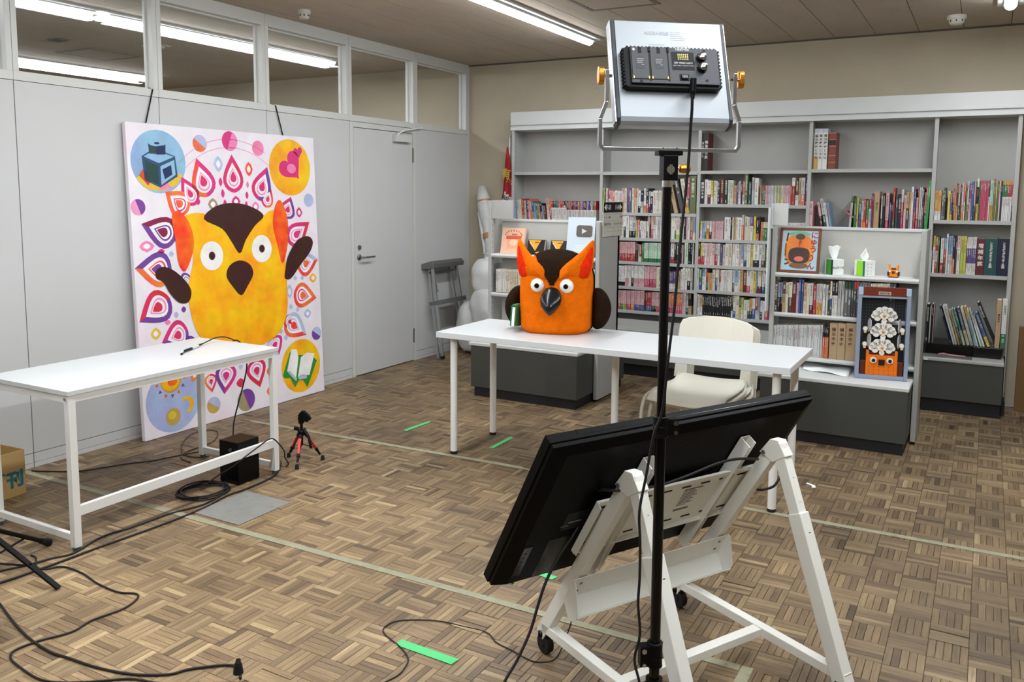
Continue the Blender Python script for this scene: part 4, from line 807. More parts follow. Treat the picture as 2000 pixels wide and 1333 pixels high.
# frosted bags: soft bulging shapes
def bag(c,sx,sy,sz,lab,seed,knot=True):
    rn=random.Random(seed); n,mr=20,14
    t=thing('poly_bag',(c[0],c[1],c[2]),lab,'plastic bag')
    m=MB(); ph=[rn.uniform(0,6) for _ in range(8)]
    for i in range(mr+1):
        a=math.pi*i/mr; 
        for k in range(n):
            b=2*math.pi*k/n; r=math.sin(a)**.62 if 0<i<mr else .02
            w_=1+.07*math.sin(3*b+ph[0])+.05*math.sin(5*b+ph[1]+a*2)+.04*math.sin(7*a+ph[2]+b)
            m.v.append((c[0]+sx*r*w_*math.cos(b),c[1]+sy*r*w_*math.sin(b),c[2]+sz*(1-math.cos(a))*.5*1.0))
    for i in range(mr):
        for k in range(n): m.f.append((i*n+k,i*n+(k+1)%n,(i+1)*n+(k+1)%n,(i+1)*n+k)); m.c.append(None)
    m.build('bag_body',m_bag,t,smooth=True,sub=1)
    if knot:
        k_=MB(); k_.lathe((c[0]+.02,c[1],c[2]+sz*.97),[(sx*.35,-.02),(sx*.16,.012),(sx*.10,.03),(sx*.30,.055),(sx*.36,.06)],14); k_.build('bag_neck',m_bag,t,smooth=True)
    return t
bag((.44,-.40,.56),.135,.12,.37,'upper frosted plastic bag behind the step stool, left one',3)
bag((.47,-.44,.28),.15,.12,.38,'middle frosted plastic bag beside the rack post',5)
bag((.28,-.36,.02),.17,.15,.50,'large frosted plastic bag directly behind the step stool',8,False)
bag((.50,-.50,.0),.13,.12,.30,'lowest frosted plastic bag on floor left of the rack base',11,False)
bag((.52,-.20,.0),.14,.10,.62,'tall frosted plastic bag at the back under the others',14,False)
# bubble-wrapped roll leaning in the corner
t=thing('wrapped_roll',(.62,-.28,0),'long bubble-wrapped roll with brown tape leaning in room corner','wrapped roll')
a_=Vector((.62,-.30,.02)); b_=Vector((.195,-.075,1.60)); pts=[a_.lerp(b_,k/14) for k in range(15)]
m=MB(); m.tube(pts,.05,16,rs=[.05,.055,.058,.06,.058,.056,.054,.055,.060,.055,.048,.058,.070,.066,.038]); m.build('wrap_film',m_wrap,t,smooth=True)
m=MB(); m.tube([p+Vector((-.055,-.02,-.02)) for p in pts[1:13]],.018,12); m.build('inner_tube',m_white,t,smooth=True)
for f_ in (.50,.70,.90):
    p=a_.lerp(b_,f_); d=(b_-a_).normalized(); m=MB(); m.tube([p-d*.025,p+d*.025],.067,16,rs=[.066,.068] if f_>.8 else [.062,.062]); m.build('tape_band',m_kraft,t)
# red banner on a pole
t=thing('red_banner',(.5,-.06,0),'red banner with gold characters furled on a pole beside the bookcase','banner')
m=MB(); m.cyl((.46,-.05,0),(.497,-.05,2.06),.010,n=12); m.build('banner_pole',m_alu,t)
m=MB(); m.cyl((.497,-.05,2.06),(.4975,-.05,2.09),.014,n=12); m.build('pole_cap',m_grey,t)
g=MB(); rn=random.Random(2); nz=24; nx=7
for i in range(nz+1):
    v=i/nz; z=1.985-.70*v; wl_=.012+.155*min(1,v*1.15)**.85; x0=.482-.085*v
    for k in range(nx+1):
        u=k/nx; g.v.append((x0+wl_*u,-.085+.022*math.sin(u*9+v*2)*min(1,v*2),z+.05*u*(v-.3)))
rc=s2l((176,22,34)); wc_=s2l((226,222,218))
for i in range(nz):
    for k in range(nx): g.f.append((i*(nx+1)+k,i*(nx+1)+k+1,(i+1)*(nx+1)+k+1,(i+1)*(nx+1)+k)); g.c.append(wc_ if (i+k*1.1)>16.5 and i>12 and k/nx<(i-12)/7 else rc)
o=g.build('banner_cloth',m_print,t,smooth=True); so=o.modifiers.new('s','SOLIDIFY'); so.thickness=.002
gd=ink((206,170,70),.4)
text_obj('有',.105,gd,t,frame((.492,-.112,1.715),(1,0,-.1),(.1,0,1)),'banner_character',bold=.003)
text_obj('隣堂',.045,gd,t,frame((.540,-.112,1.640),(1,0,-.4),(.4,0,1)),'banner_character',bold=.001,line=1)
text_obj('伝統',.044,ink((30,26,28)),t,frame((.486,-.112,1.49),(1,0,-.5),(.5,0,1)),'banner_writing',bold=.001)
# ================================================================== CANVAS
t=thing('painted_canvas',(.08,-3.015,0),'huge colourful canvas painting leaning on the partition, bird amid mandala petals','painting')
cb=Vector((.115,-3.80,.002)); ct_=Vector((.045,-3.80,1.935)); up_=(ct_-cb).normalized(); CW,CH=1.572,1.936
CM=frame(cb,(0,1,0),up_)                          # local x = along the wall, y = up the canvas, z = out of it
m=MB(); m.box(0,CW,0,CH,-.030,0,m=CM); m.build('stretched_canvas',m_canvas,t,bev=.003)
lay=[0]
def shape(g,poly,col,l): g.prism(poly,CM@Matrix.Translation((0,0,.0002+l*.0004)),.0004,col if not isinstance(col,str) else PC[col])
PC={k:s2l(v) for k,v in dict(X=(214,48,112),O=(238,112,60),V=(118,66,150),L=(176,186,222),M=(136,28,66),R=(212,46,52),p=(236,130,172),P=(232,150,190),A=(244,184,20),B=(140,180,214),S=(168,184,224),G=(196,158,80),H=(160,150,110),Y=(226,190,60),W=(238,234,240),T=(40,78,110),E=(40,140,60),K=(60,28,22),y=(250,184,8),o=(242,100,24),w=(240,238,236),D=(18,38,88),N=(28,66,60)).items()}
def ell(cx,cy,rx,ry,n=28): return [(cx+rx*math.cos(2*math.pi*k/n),cy+ry*math.sin(2*math.pi*k/n)) for k in range(n)]
CIRC=[(0.215,1.707,'B',.195),(1.318,1.707,'A',.205),(0.217,0.211,'S',.2),(1.336,0.236,'A',.2),(0.528,1.836,'O',.055),(0.773,1.866,'p',.066),(1.019,1.831,'p',.053),(0.052,1.429,'P',.050),(1.492,1.468,'L',.05),(0.522,0.114,'G',.055),(0.798,0.09,'H',.078),(1.511,0.454,'V',.05)]
PET=[(0.494,1.74,0.568,1.492,.17,'XO'),(0.782,1.778,0.789,1.52,.155,'XX'),(1.095,1.704,1.0,1.469,.16,'XV'),(0.247,1.524,0.409,1.4,.16,'OX'),(0.066,1.328,0.311,1.239,.18,'MV'),(0.003,1.063,0.26,1.035,.2,'VO'),(0.01,0.736,0.233,0.861,.19,'RV'),(0.157,0.589,0.354,0.64,.17,'XV'),(0.614,0.168,0.648,0.374,.16,'XV'),(0.928,0.154,0.886,0.36,.16,'RX'),(0.515,0.201,0.505,0.327,.09,'XO'),(1.489,1.306,1.261,1.161,.16,'XX'),(1.563,1.022,1.343,0.978,.17,'OL'),(1.528,0.726,1.294,0.782,.17,'OX'),(1.405,0.458,1.197,0.604,.17,'OL'),(1.124,0.353,1.058,0.488,.15,'XL'),(1.311,1.493,1.245,1.338,.14,'XV')]
SM=[(0.667,1.709,.06,.09,'L1'),(0.926,1.683,.055,.085,'O1'),(0.678,1.591,.025,.05,'X0'),(0.692,1.515,.025,.05,'X0'),(0.898,1.504,.022,.045,'X0'),(0.706,1.446,.025,.05,'X0'),(0.889,1.441,.02,.04,'X0'),(0.443,1.518,.03,.045,'X0'),(0.488,1.462,.03,.04,'X0'),(0.908,1.576,.02,.04,'p0'),(0.606,1.443,.065,.07,'H1'),(0.8,1.461,.06,.065,'X1'),(0.971,1.425,.055,.06,'p1'),(0.094,1.191,.085,.06,'p1'),(0.193,1.156,.04,.025,'X0'),(0.264,1.135,.03,.03,'L0'),(0.331,0.777,.03,.035,'V0'),(0.273,0.749,.03,.035,'L0'),(0.208,0.71,.035,.03,'p0'),(0.119,0.65,.06,.065,'Y1'),(1.387,1.379,.05,.065,'X1'),(1.316,0.896,.03,.03,'L0'),(1.388,0.892,.03,.03,'L0'),(1.5,0.881,.065,.06,'A1'),(1.252,0.802,.05,.09,'L1'),(1.259,0.688,.03,.035,'L0'),(1.326,0.662,.03,.035,'L0'),(1.426,0.618,.06,.06,'L1'),(1.149,0.521,.03,.035,'L0'),(1.195,0.468,.03,.035,'L0'),(0.756,0.219,.06,.055,'R0'),(1.025,0.252,.05,.06,'O1'),(1.015,0.109,.05,.06,'O0'),(0.764,0.332,.03,.04,'L0')]
def teardrop(tx,ty,bx,by,w,s=1.0,off=0):
    w=w*1.12
    t_=Vector((tx,ty));b_=Vector((bx,by)); d=t_-b_; L_=d.length; d.normalize(); n_=Vector((-d.y,d.x)); c=b_.lerp(t_,.36+off)
    us=[0,.02,.07,.15,.27,.4,.55,.7,.84,.94,1]; R_=[(b_+d*(u*L_)-c,w/2*math.sin(math.pi*u**.62)) for u in us]
    left=[c+(q+n_*h)*s for q,h in R_]; right=[c+(q-n_*h)*s for q,h in R_[-2:0:-1]]
    return [tuple(p) for p in left+right]
PET+=[(.37,1.62,.47,1.44,.12,'XP'),(1.12,1.56,1.06,1.42,.10,'XO'),(.30,.50,.42,.56,.12,'VX'),(.36,.30,.43,.42,.11,'OX'),(1.30,.52,1.2,.62,.10,'RX'),(.30,.92,.40,.98,.10,'LV')]
g=MB()
for (x,y,k,r) in CIRC: shape(g,[(min(max(a,.002),CW-.002),min(max(b,.002),CH-.002)) for a,b in ell(x,y,r,r)],k,0)
for (a,b,cx,cy,w_,k) in PET:
    shape(g,teardrop(a,b,cx,cy,w_),k[0],1)
    td=teardrop(a,b,cx,cy,w_); h_=len(td)//2+1; shape(g,td[:h_] if w_>.165 else td[h_-1:]+[td[0]],k[1] if k[1] in 'VLO' else k[0],2)
    shape(g,teardrop(a,b,cx,cy,w_,.68,-.02),'W',3); shape(g,teardrop(a,b,cx,cy,w_,.50,-.05),'P' if k[0] in 'XR' else k[1],4); shape(g,teardrop(a,b,cx,cy,w_,.40,-.02),'W',5); shape(g,teardrop(a,b,cx,cy,w_,.30,.03),k[0],6)
    c=(cx+(a-cx)*.36,cy+(b-cy)*.36)
for (x,y,w_,h_,k) in SM:
    w_*=1.25; h_*=1.2
    P_=[(x,y+h_/2),(x+w_*.32,y+h_*.3),(x+w_/2,y),(x+w_*.32,y-h_*.3),(x,y-h_/2),(x-w_*.32,y-h_*.3),(x-w_/2,y),(x-w_*.32,y+h_*.3)]
    shape(g,P_,k[0],1)
    if k[1]=='1': shape(g,[(x+(a-x)*.5,y+(b-y)*.5) for a,b in P_],'W',2)
# arcs over the top
for rr_,x0_,x1_ in ((.60,.36,1.08),(.545,.40,1.2)):
    cx_,cy_=.78,1.28
    P1=[];P2=[]
    for k in range(25):
        x_=x0_+(x1_-x0_)*k/24; y_=cy_+math.sqrt(max(rr_**2-(x_-cx_)**2,0))
        P1.append((x_,min(y_,1.93))); P2.append((x_,min(y_-.005,1.925)))
    shape(g,P1+P2[::-1],'P',0)
# two-tone halves
for (x,y,r,k) in ((.528,1.836,.055,'L'),(.773,1.866,.066,'X'),(.798,.09,.078,'V'),(.052,1.429,.05,'V'),(1.511,.454,.05,'L'),(.522,.114,.055,'L')):
    a0={'L':-.6,'X':1.2,'V':-1.2}[k]; P_=[(x+r*.98*math.cos(a0+q*math.pi/12),y+r*.98*math.sin(a0+q*math.pi/12)) for q in range(13)]
    shape(g,[(min(max(a,.002),CW),min(max(b,.002),CH-.002)) for a,b in P_],k,1)
# ink bottle, hearts, sun and moon, open book
shape(g,[(.05,1.60),(.12,1.54),(.22,1.525),(.33,1.56),(.385,1.63),(.33,1.64),(.2,1.60),(.1,1.65)],'Y',1); shape(g,[(.07,1.62),(.13,1.56),(.16,1.60),(.1,1.66)],'R',2); shape(g,[(.2,1.53),(.30,1.55),(.25,1.59)],'p',2)
shape(g,[(.097,1.737),(.146,1.765),(.268,1.765),(.333,1.745),(.345,1.62),(.215,1.548),(.108,1.592)],'T',2)
shape(g,[(.110,1.735),(.150,1.757),(.265,1.757),(.325,1.742),(.214,1.698)],'B',3); shape(g,[(.118,1.715),(.205,1.680),(.205,1.565),(.128,1.602)],'N',3); shape(g,[(.223,1.680),(.325,1.722),(.330,1.630),(.223,1.565)],'B',3); shape(g,[(.235,1.66),(.30,1.69),(.305,1.63),(.25,1.60)],'D',4)
shape(g,[(.146,1.815),(.268,1.815),(.264,1.752),(.150,1.752)],'N',3); shape(g,[(.20,1.8),(.268,1.812),(.264,1.754),(.20,1.75)],'D',4); shape(g,ell(.207,1.818,.06,.018,16),'B',4); shape(g,ell(.207,1.819,.02,.007,12),'D',5)
def heart(cx,cy,s,rot):
    P_=[]
    for k in range(26):
        a=2*math.pi*k/26; x=16*math.sin(a)**3; y=13*math.cos(a)-5*math.cos(2*a)-2*math.cos(3*a)-math.cos(4*a); x*=s/16;y*=s/16
        P_.append((cx+x*math.cos(rot)-y*math.sin(rot),cy+x*math.sin(rot)+y*math.cos(rot)))
    return P_
shape(g,heart(1.325,1.715,.115,.72),'X',1); shape(g,ell(1.33,1.70,.045,.035,16),'p',2); shape(g,heart(1.403,1.822,.045,.2),'X',1)
shape(g,ell(.205,.345,.078,.082,24),'G',2) ; shape(g,ell(.2,.35,.07,.072,24),'A',3); shape(g,ell(.215,.33,.035,.025,14),'o',4); shape(g,ell(.207,.109,.055,.055,20),'G',2); shape(g,ell(.2,.12,.03,.026,14),'Y',3)
for k in range(10):
    a=R(190+k*28); c_=Vector((.203,.345)); d=Vector((math.cos(a),math.sin(a))); n_=Vector((-d.y,d.x)); shape(g,[tuple(c_+d*.094+n_*.012),tuple(c_+d*.094-n_*.012),tuple(c_+d*.118)],'V' if k%2 else 'o',2)
P1=[(.31+.055*math.cos(R(a)),.165+.055*math.sin(R(a))) for a in range(-80,131,15)]; P2=[(.30+.036*math.cos(R(a)),.162+.040*math.sin(R(a))) for a in range(130,-81,-15)]
shape(g,P1+P2,'A',2)
shape(g,[(1.227,.358),(1.145,.191),(1.165,.170),(1.215,.165),(1.262,.085),(1.305,.130),(1.345,.125),(1.388,.060),(1.425,.12),(1.500,.248),(1.485,.262),(1.44,.30),(1.25,.33)],'E',2)
shape(g,[(1.243,.375),(1.19,.22),(1.225,.21),(1.275,.15),(1.31,.30),(1.295,.365)],'w',3); shape(g,[(1.295,.155),(1.34,.168),(1.385,.155),(1.415,.15),(1.478,.305),(1.40,.325),(1.335,.30)],'w',3)
shape(g,[(1.19,.218),(1.225,.208),(1.285,.148),(1.275,.13),(1.22,.185)],'L',4); shape(g,[(1.293,.15),(1.34,.165),(1.388,.152),(1.385,.13),(1.31,.135)],'L',4)
g.build('painted_motifs',m_paint,t)['label']='mandala petals, circles, ink bottle, hearts, sun and open book'
# plain generic bird in the centre of the painting
g=MB()
sm=lambda P_:[tuple(p) for p in crom(P_,4,True)]
shape(g,sm([(.345,1.341),(.477,1.391),(.658,1.334),(.769,1.24),(.818,1.2),(.877,1.24),(.991,1.326),(1.105,1.396),(1.2,1.347),(1.222,1.068),(1.228,.843),(1.216,.656),(1.131,.517),(.981,.457),(.772,.454),(.558,.495),(.434,.599),(.381,.756),(.373,.922),(.419,1.067),(.421,1.215)]),'y',8)
shape(g,sm([(.523,1.35),(.622,1.429),(.772,1.452),(.924,1.426),(1.037,1.362),(.952,1.292),(.866,1.198),(.807,1.107),(.745,1.183),(.668,1.279)]),'K',9)
shape(g,sm([(.283,1.375),(.347,1.40),(.421,1.297),(.432,1.166),(.361,1.022),(.312,1.074),(.298,1.22)]),'o',9); shape(g,sm([(1.157,1.44),(1.21,1.464),(1.265,1.327),(1.252,1.141),(1.194,1.014),(1.149,1.165),(1.119,1.312)]),'o',9)
shape(g,sm([(.145,1.038),(.198,1.06),(.277,1.028),(.356,.956),(.394,.887),(.37,.823),(.301,.824),(.237,.886),(.191,.964),(.145,.991)]),'K',10); shape(g,sm([(1.215,.956),(1.253,1.066),(1.352,1.174),(1.46,1.2),(1.512,1.159),(1.48,1.083),(1.366,.983),(1.272,.899),(1.211,.901)]),'K',10)
for (x,y) in ((.572,1.105),(1.005,1.13)):
    shape(g,ell(x,y,.092,.096,28),'w',10); shape(g,ell(x,y,.026,.028,18),'K',11)
shape(g,sm([(.798,1.06),(.885,1.03),(.915,.96),(.86,.88),(.80,.82),(.735,.88),(.682,.96),(.712,1.03)]),'K',10)
g.build('painted_bird',m_paint,t)
# hanging cords
for n_,(a,b) in enumerate((((-3.65,1.946),(-3.575,2.150)),((-2.49,1.948),(-2.566,2.150)))):
    g=MB(); g.tube([(.012,a[0],a[1]-.06),(.008,b[0],b[1]-.004)],.0042,8); g.tube([(.008,b[0],b[1]-.004),(-.03,b[0],b[1]+.008)],.0042,8); g.build('hanging_cord',m_black,t)
# ================================================================== TABLES
def desk(): pass
t=thing('long_table',(2.79,-2.80,0),'long white table with five round legs, carrying the orange plush toy','table')
tx,ty,ta=1.7864,-3.1073,.00909; e_=Vector((math.cos(ta),math.sin(ta),0)); g_=Vector((-e_.y,e_.x,0)); T0=Vector((tx,ty,0))
TM=Matrix.Translation(T0)@rot_z(ta)
MB().box(0,2.0,0,.6,.700,.734,m=TM).build('tabletop',m_white,t,bev=.0025)
for (u,v) in ((.075,.075),(.075,.525),(1.925,.075),(1.925,.525),(1.0,.075)):
    if u==1.0: v=.30
    p=T0+e_*u+g_*v; m=MB(); m.cyl((p.x,p.y,.018),(p.x,p.y,.699),.0205,n=24); lg=m.build('leg',m_wmetal,t,smooth=False)
    m=MB(); m.cyl((p.x,p.y,0),(p.x,p.y,.018),.0205,.0215,n=24); m.build('foot_cap',m_rubber,lg)
    m=MB(); m.box(u-.05,u+.05,v-.05,v+.05,.6955,.6995,m=TM); m.build('mount_plate',m_wmetal,t)
t=thing('side_table',(.95,-4.38,0),'white rectangular steel-framed table at left in front of the painting','table')
L_,W_,h_=1.181,.606,.697; T2=Matrix.Translation((1.2473,-4.977,0))@rot_z(1.5796)
MB().box(0,L_,0,W_,h_-.020,h_,m=T2).build('tabletop',m_white,t,bev=.0015)
m=MB()
for (a,b,c,d) in ((.030,L_-.030,.006,.026),(.030,L_-.030,W_-.026,W_-.006),(.006,.026,.03,W_-.03),(L_-.026,L_-.006,.03,W_-.03)): m.box(a,b,c,d,h_-.052,h_-.0205,m=T2)
m.build('apron_frame',m_wmetal,t,bev=.0015)
for (a,b) in ((.004,.004),(L_-.036,.004),(.004,W_-.036),(L_-.036,W_-.036)):
    lg=MB().box(a,a+.032,b,b+.032,.018,h_-.0205,m=T2).build('leg',m_wmetal,t,bev=.0015)
    p=T2@Vector((a+.016,b+.016,0)); m=MB(); m.cyl((p.x,p.y,0),(p.x,p.y,.018),.015,.0165,n=14); m.build('levelling_foot',mat('foot_grey',(70,80,84),.6),lg)
    m=MB(); q=T2@Vector((a+.016,b+.016,h_-.034)); s_=1
m=MB(); m.box(.036,L_-.036,.008,.030,.150,.194,m=T2); m.build('long_stretcher',m_wmetal,t,bev=.0015)
m=MB(); m.box(.010,.030,.036,W_-.036,.042,.072,m=T2); m.build('end_stretcher',m_wmetal,t,bev=.0015)
m=MB(); m.box(L_-.030,L_-.010,.036,W_-.036,.034,.064,m=T2); m.build('end_stretcher',m_wmetal,t,bev=.0015)
m=MB(); p=T2@Vector((.0,.02,h_-.034)); m.cyl(p,p+Vector((0,-.003,0)),.006,n=12); m.build('bolt_head',m_alud,t)
# ================================================================== CHAIRS (two, stacked)
def chair(lab):
    t=thing('stacking_chair',(0,0,0),lab,'chair')
    # seat shell
    g=MB(); nu,nv=12,12
    for i in range(nu+1):
        u=i/nu*2-1
        for k in range(nv+1):
            v=k/nv; y=-.23+.44*v; z=.398+.012*u*u-.010*math.sin(v*math.pi)+(-.055*(1-v/.22)**2 if v<.22 else 0)+(.03*((v-.8)/.2)**2 if v>.8 else 0)
            g.v.append((u*(.222-.012*v),y,z))
    for i in range(nu):
        for k in range(nv): a=i*(nv+1)+k; g.f.append((a,a+nv+1,a+nv+2,a+1)); g.c.append(None)
    o=g.build('seat',m_cream,t,smooth=True); so=o.modifiers.new('s','SOLIDIFY'); so.thickness=.010; so.offset=-1
    # backrest shell: rounded panel with two lugs reaching down
    out=[(-.235,.41),(-.232,.60),(-.228,.72),(-.215,.752),(-.18,.765),(-.09,.778),(0,.782),(.09,.778),(.18,.765),(.215,.752),(.228,.72),(.232,.60),(.235,.41),(.165,.41),(.168,.50),(.155,.522),(.09,.530),(0,.533),(-.09,.530),(-.155,.522),(-.168,.50),(-.165,.41)]
    g=MB(); n=len(out)
    def cv(x,z): return (x,.235-.0-.045*(x/.235)**2+.06*(z-.44)/.34,z)
    g.v=[cv(x,z) for x,z in out]+[(a,b+.012,c) for a,b,c in [cv(x,z) for x,z in out]]
    quads=[(0,1,20,21)]
    # strips: left lug, panel columns, right lug
    top=[2,3,4,5,6,7,8,9,10]; bot=[1,20,19,18,17,16,15,14,11]
    F_=[(0,1,20,21),(12,13,14,11)]
    bm_top=[(-.235,.60)]
    cols=[(1,2,3,20),(20,3,4,19),(19,4,5,18),(18,5,6,17),(17,6,7,16),(16,7,8,15),(15,8,9,14),(14,9,10,11)]
    F_+=cols
    for f in F_: g.f.append(f); g.c.append(None); g.f.append(tuple(i+n for i in f)[::-1]); g.c.append(None)
    for k in range(n): g.f.append((k,(k+1)%n,n+(k+1)%n,n+k)); g.c.append(None)
    o=g.build('backrest',m_cream,t,bev=.003)
    # tubular frame: one continuous bent tube each side + rear legs
    for s_ in (-1,1):
        p=[(s_*.205,.20,.43),(s_*.214,.17,.395),(s_*.232,.10,.383),(s_*.238,-.10,.376),(s_*.240,-.20,.362),(s_*.241,-.236,.32),(s_*.243,-.25,.25),(s_*.246,-.262,.008)]
        g=MB(); g.tube(crom(p,5),.0105,10); g.build('front_leg',m_chairf,t,smooth=True)
        p=[(s_*.203,.262,.60),(s_*.203,.248,.46),(s_*.204,.246,.40),(s_*.208,.262,.20),(s_*.212,.285,.008)]
        g=MB(); g.tube(crom(p,5),.0105,10); g.build('rear_leg',m_chairf,t,smooth=True)
        g=MB()
        for (x,y) in ((s_*.246,-.262),(s_*.212,.285)): g.cyl((x,y,0),(x,y,.014),.013,n=12)
        g.build('glide',m_rubber,t)
    g=MB(); g.tube([(-.236,-.12,.368),(.236,-.12,.368)],.009,8); g.tube([(-.205,.2,.405),(.205,.2,.405)],.009,8); g.build('cross_tube',m_chairf,t,smooth=True)
    return t
c0=chair('cream stacking chair behind the long table, lower one of the stack')
c0.location=(3.18,-2.385,0)
c1_=copy_tree(c0,loc=(3.155,-2.445,.030)); tag(c1_,'cream stacking chair behind the long table, stacked on top with seat showing','chair')
for c in (c0,c1_): c['group']='stacked cream chairs'; c.rotation_euler=(0,0,R(-4))
# ================================================================== PLUSH TOY (plain generic owl)
PC0=Vector((2.365,-2.705,.7345)); PM=Matrix.Translation(PC0)@rot_z(R(17))
t=thing('plush_owl',tuple(PC0),'big orange and dark brown plush owl toy sitting on the long table','plush toy')
def bodyp(a,v,off=0):    # a around (0 = right, -90 = front), v 0..1 up
    hgt=.475
    zz=v*hgt
    # half sizes by height: softly bulging, rounded top, rounded-in base
    k=1.0
    if v<.08: k=.86+.14*math.sin(v/.08*math.pi/2)
    if v>.62:
        q=(v-.62)/.38; k=math.sqrt(max(1-q**2.3,0))
    k*=1+.035*math.sin(v*math.pi)
    wx,wy=.205*k,.168*k
    c,s=math.cos(a),math.sin(a); ex=.72
    x=math.copysign(abs(c)**ex,c)*wx; y=math.copysign(abs(s)**ex,s)*wy
    n_=Vector((x/max(wx,.01),y/max(wy,.01),.0 if v<.62 else (v-.62)*3)); n_=n_.normalized() if n_.length>0 else Vector((0,0,1))
    return Vector((x,y,zz))+n_*off
def loft(sel,off,nu=120,nv=64,v0=0.0):
    g=MB(); idx={}
    for j in range(nv+1):
        for i in range(nu):
            idx[(i,j)]=len(g.v); v=j/nv*.998
            g.v.append(tuple(PM@bodyp(2*math.pi*i/nu,v,off)))
    for j in range(nv):
        for i in range(nu):
            c=bodyp(2*math.pi*(i+.5)/nu,(j+.5)/nv,0)
            if sel(c): g.f.append((idx[(i,j)],idx[((i+1)%nu,j)],idx[((i+1)%nu,j+1)],idx[(i,j+1)])); g.c.append(None)
    return g
g=loft(lambda c:True,0,96,48); g.f.append(tuple(range(96))[::-1]); g.c.append(None)
g.build('body',m_fo,t,smooth=True)
def hood(c):
    if c.y>.02: return c.z>.0 and (c.y>.02+.03*math.sin(c.z*20))
    return abs(c.x)<max(0,(c.z-.275))*.62 or c.z>.452
g=loft(hood,.008,300,170)
o=g.build('hood',m_fb,t,smooth=True); so=o.modifiers.new('s','SOLIDIFY'); so.thickness=.007; so.offset=-1
def puff(outl,y0,b,nr=5,dy=lambda x,z:0,n=3):
    P=crom([Vector((x,z)) for x,z in outl],n,True); cx=sum(p.x for p in P)/len(P); cz=sum(p.y for p in P)/len(P); g=MB(); N=len(P)
    S=[math.cos(math.pi/2*k/nr) for k in range(nr)]
    rows=[]
    for sd in (-1,1):
        for k,s in enumerate(S):
            if sd==1 and k==0: continue
            rows.append((sd,s))
    seq=[(-1,s) for s in S[::-1]]+[(1,s) for s in S[1:]]
    for sd,s in seq:
        for p in P:
            x=cx+(p.x-cx)*s; z=cz+(p.y-cz)*s; g.v.append(tuple(PM@Vector((x,y0+dy(x,z)+sd*b*math.sqrt(max(1-s*s,0)),z))))
    for r in range(len(seq)-1):
        for k in range(N): g.f.append((r*N+k,r*N+(k+1)%N,(r+1)*N+(k+1)%N,(r+1)*N+k)); g.c.append(None)
    g.f.append(tuple(range(N))); g.c.append(None); m_=(len(seq)-1)*N; g.f.append(tuple(range(m_,m_+N))[::-1]); g.c.append(None)
    return g
EAR=[(.022,.300),(.030,.352),(.066,.398),(.115,.440),(.160,.482),(.212,.540),(.226,.500),(.222,.42),(.205,.335),(.165,.318),(.115,.335),(.066,.328)]
RED=[(.150,.335),(.146,.390),(.172,.440),(.214,.505),(.219,.450),(.216,.395),(.196,.332)]
dyf=lambda x,z:-.150+.075*max(0,(abs(x)-.10)/.12)+.03*max(0,(z-.40)/.14)
for s_ in (-1,1):
    g=puff([(s_*x,z) for x,z in EAR],-.008,.030,5,dyf); g.build('ear_tuft',m_fo,t,smooth=True)
    g=puff([(s_*x,z) for x,z in RED],-.026,.014,4,dyf); g.build('ear_lining',m_fr,t,smooth=True)['label']='red inner ear fur'
    g=MB(); g.lathe((0,0,0),[(.002,-.026),(.020,-.023),(.034,-.014),(.041,0),(.040,.012),(.03,.02)],28,ax='y')
    g.v=[tuple(PM@Vector((s_*.083+x,-.168+y,.283+z))) for x,y,z in g.v]; o=g.build('eye',mat('eye_white',(240,238,230),.25,coat=.4) if s_<0 else bpy.data.materials['eye_white'],t,smooth=True)
    g=MB(); g.lathe((0,0,0),[(.001,-.0295),(.010,-.0285),(.0145,-.0255),(.0145,-.018)],20,ax='y'); g.v=[tuple(PM@Vector((s_*.083+x,-.168+y,.283+z))) for x,y,z in g.v]; g.build('pupil',m_blackg,o)
    g=MB(); n=20
    rows=[]
    for i in range(15):
        a=math.pi*i/14; r=math.sin(a)**.8 if 0<i<14 else .02
        for k in range(n):
            b_=2*math.pi*k/n; x=.056*r*math.cos(b_); y=.100*r*math.sin(b_); z=.135-.122*math.cos(a)
            x+=s_*(.232+.030*math.sin(math.pi*min(max((.26-z)/.26,0),1)));  y+=.035
            g.v.append(tuple(PM@Vector((x,y,z))))
    for i in range(14):
        for k in range(n): g.f.append((i*n+k,i*n+(k+1)%n,(i+1)*n+(k+1)%n,(i+1)*n+k)); g.c.append(None)
    g.build('wing',m_fb,t,smooth=True,sub=1)
# beak: a curved cone with a ridge
g=MB(); n=20; ring=[(.012,.292,-.155,.010),(.040,.262,-.176,.030),(.060,.232,-.188,.045),(.064,.203,-.200,.052),(.056,.178,-.212,.046),(.040,.156,-.222,.034),(.022,.139,-.228,.020),(.006,.128,-.230,.006)]
for (rx,z,y,ry) in ring:
    for k in range(n):
        a=2*math.pi*k/n; rr_=1+(.16*max(0,math.cos(a+math.pi/2))**6); g.v.append(tuple(PM@Vector((rx*math.cos(a),y+ry*math.sin(a)*rr_*.9,z+.012*math.sin(a)))))
for i in range(len(ring)-1):
    for k in range(n): g.f.append((i*n+k,i*n+(k+1)%n,(i+1)*n+(k+1)%n,(i+1)*n+k)); g.c.append(None)
g.f+= [tuple(range(n))[::-1],tuple(range((len(ring)-1)*n,len(ring)*n))]; g.c+=[None,None]
g.build('beak',m_vinyl,t,smooth=True,sub=1)
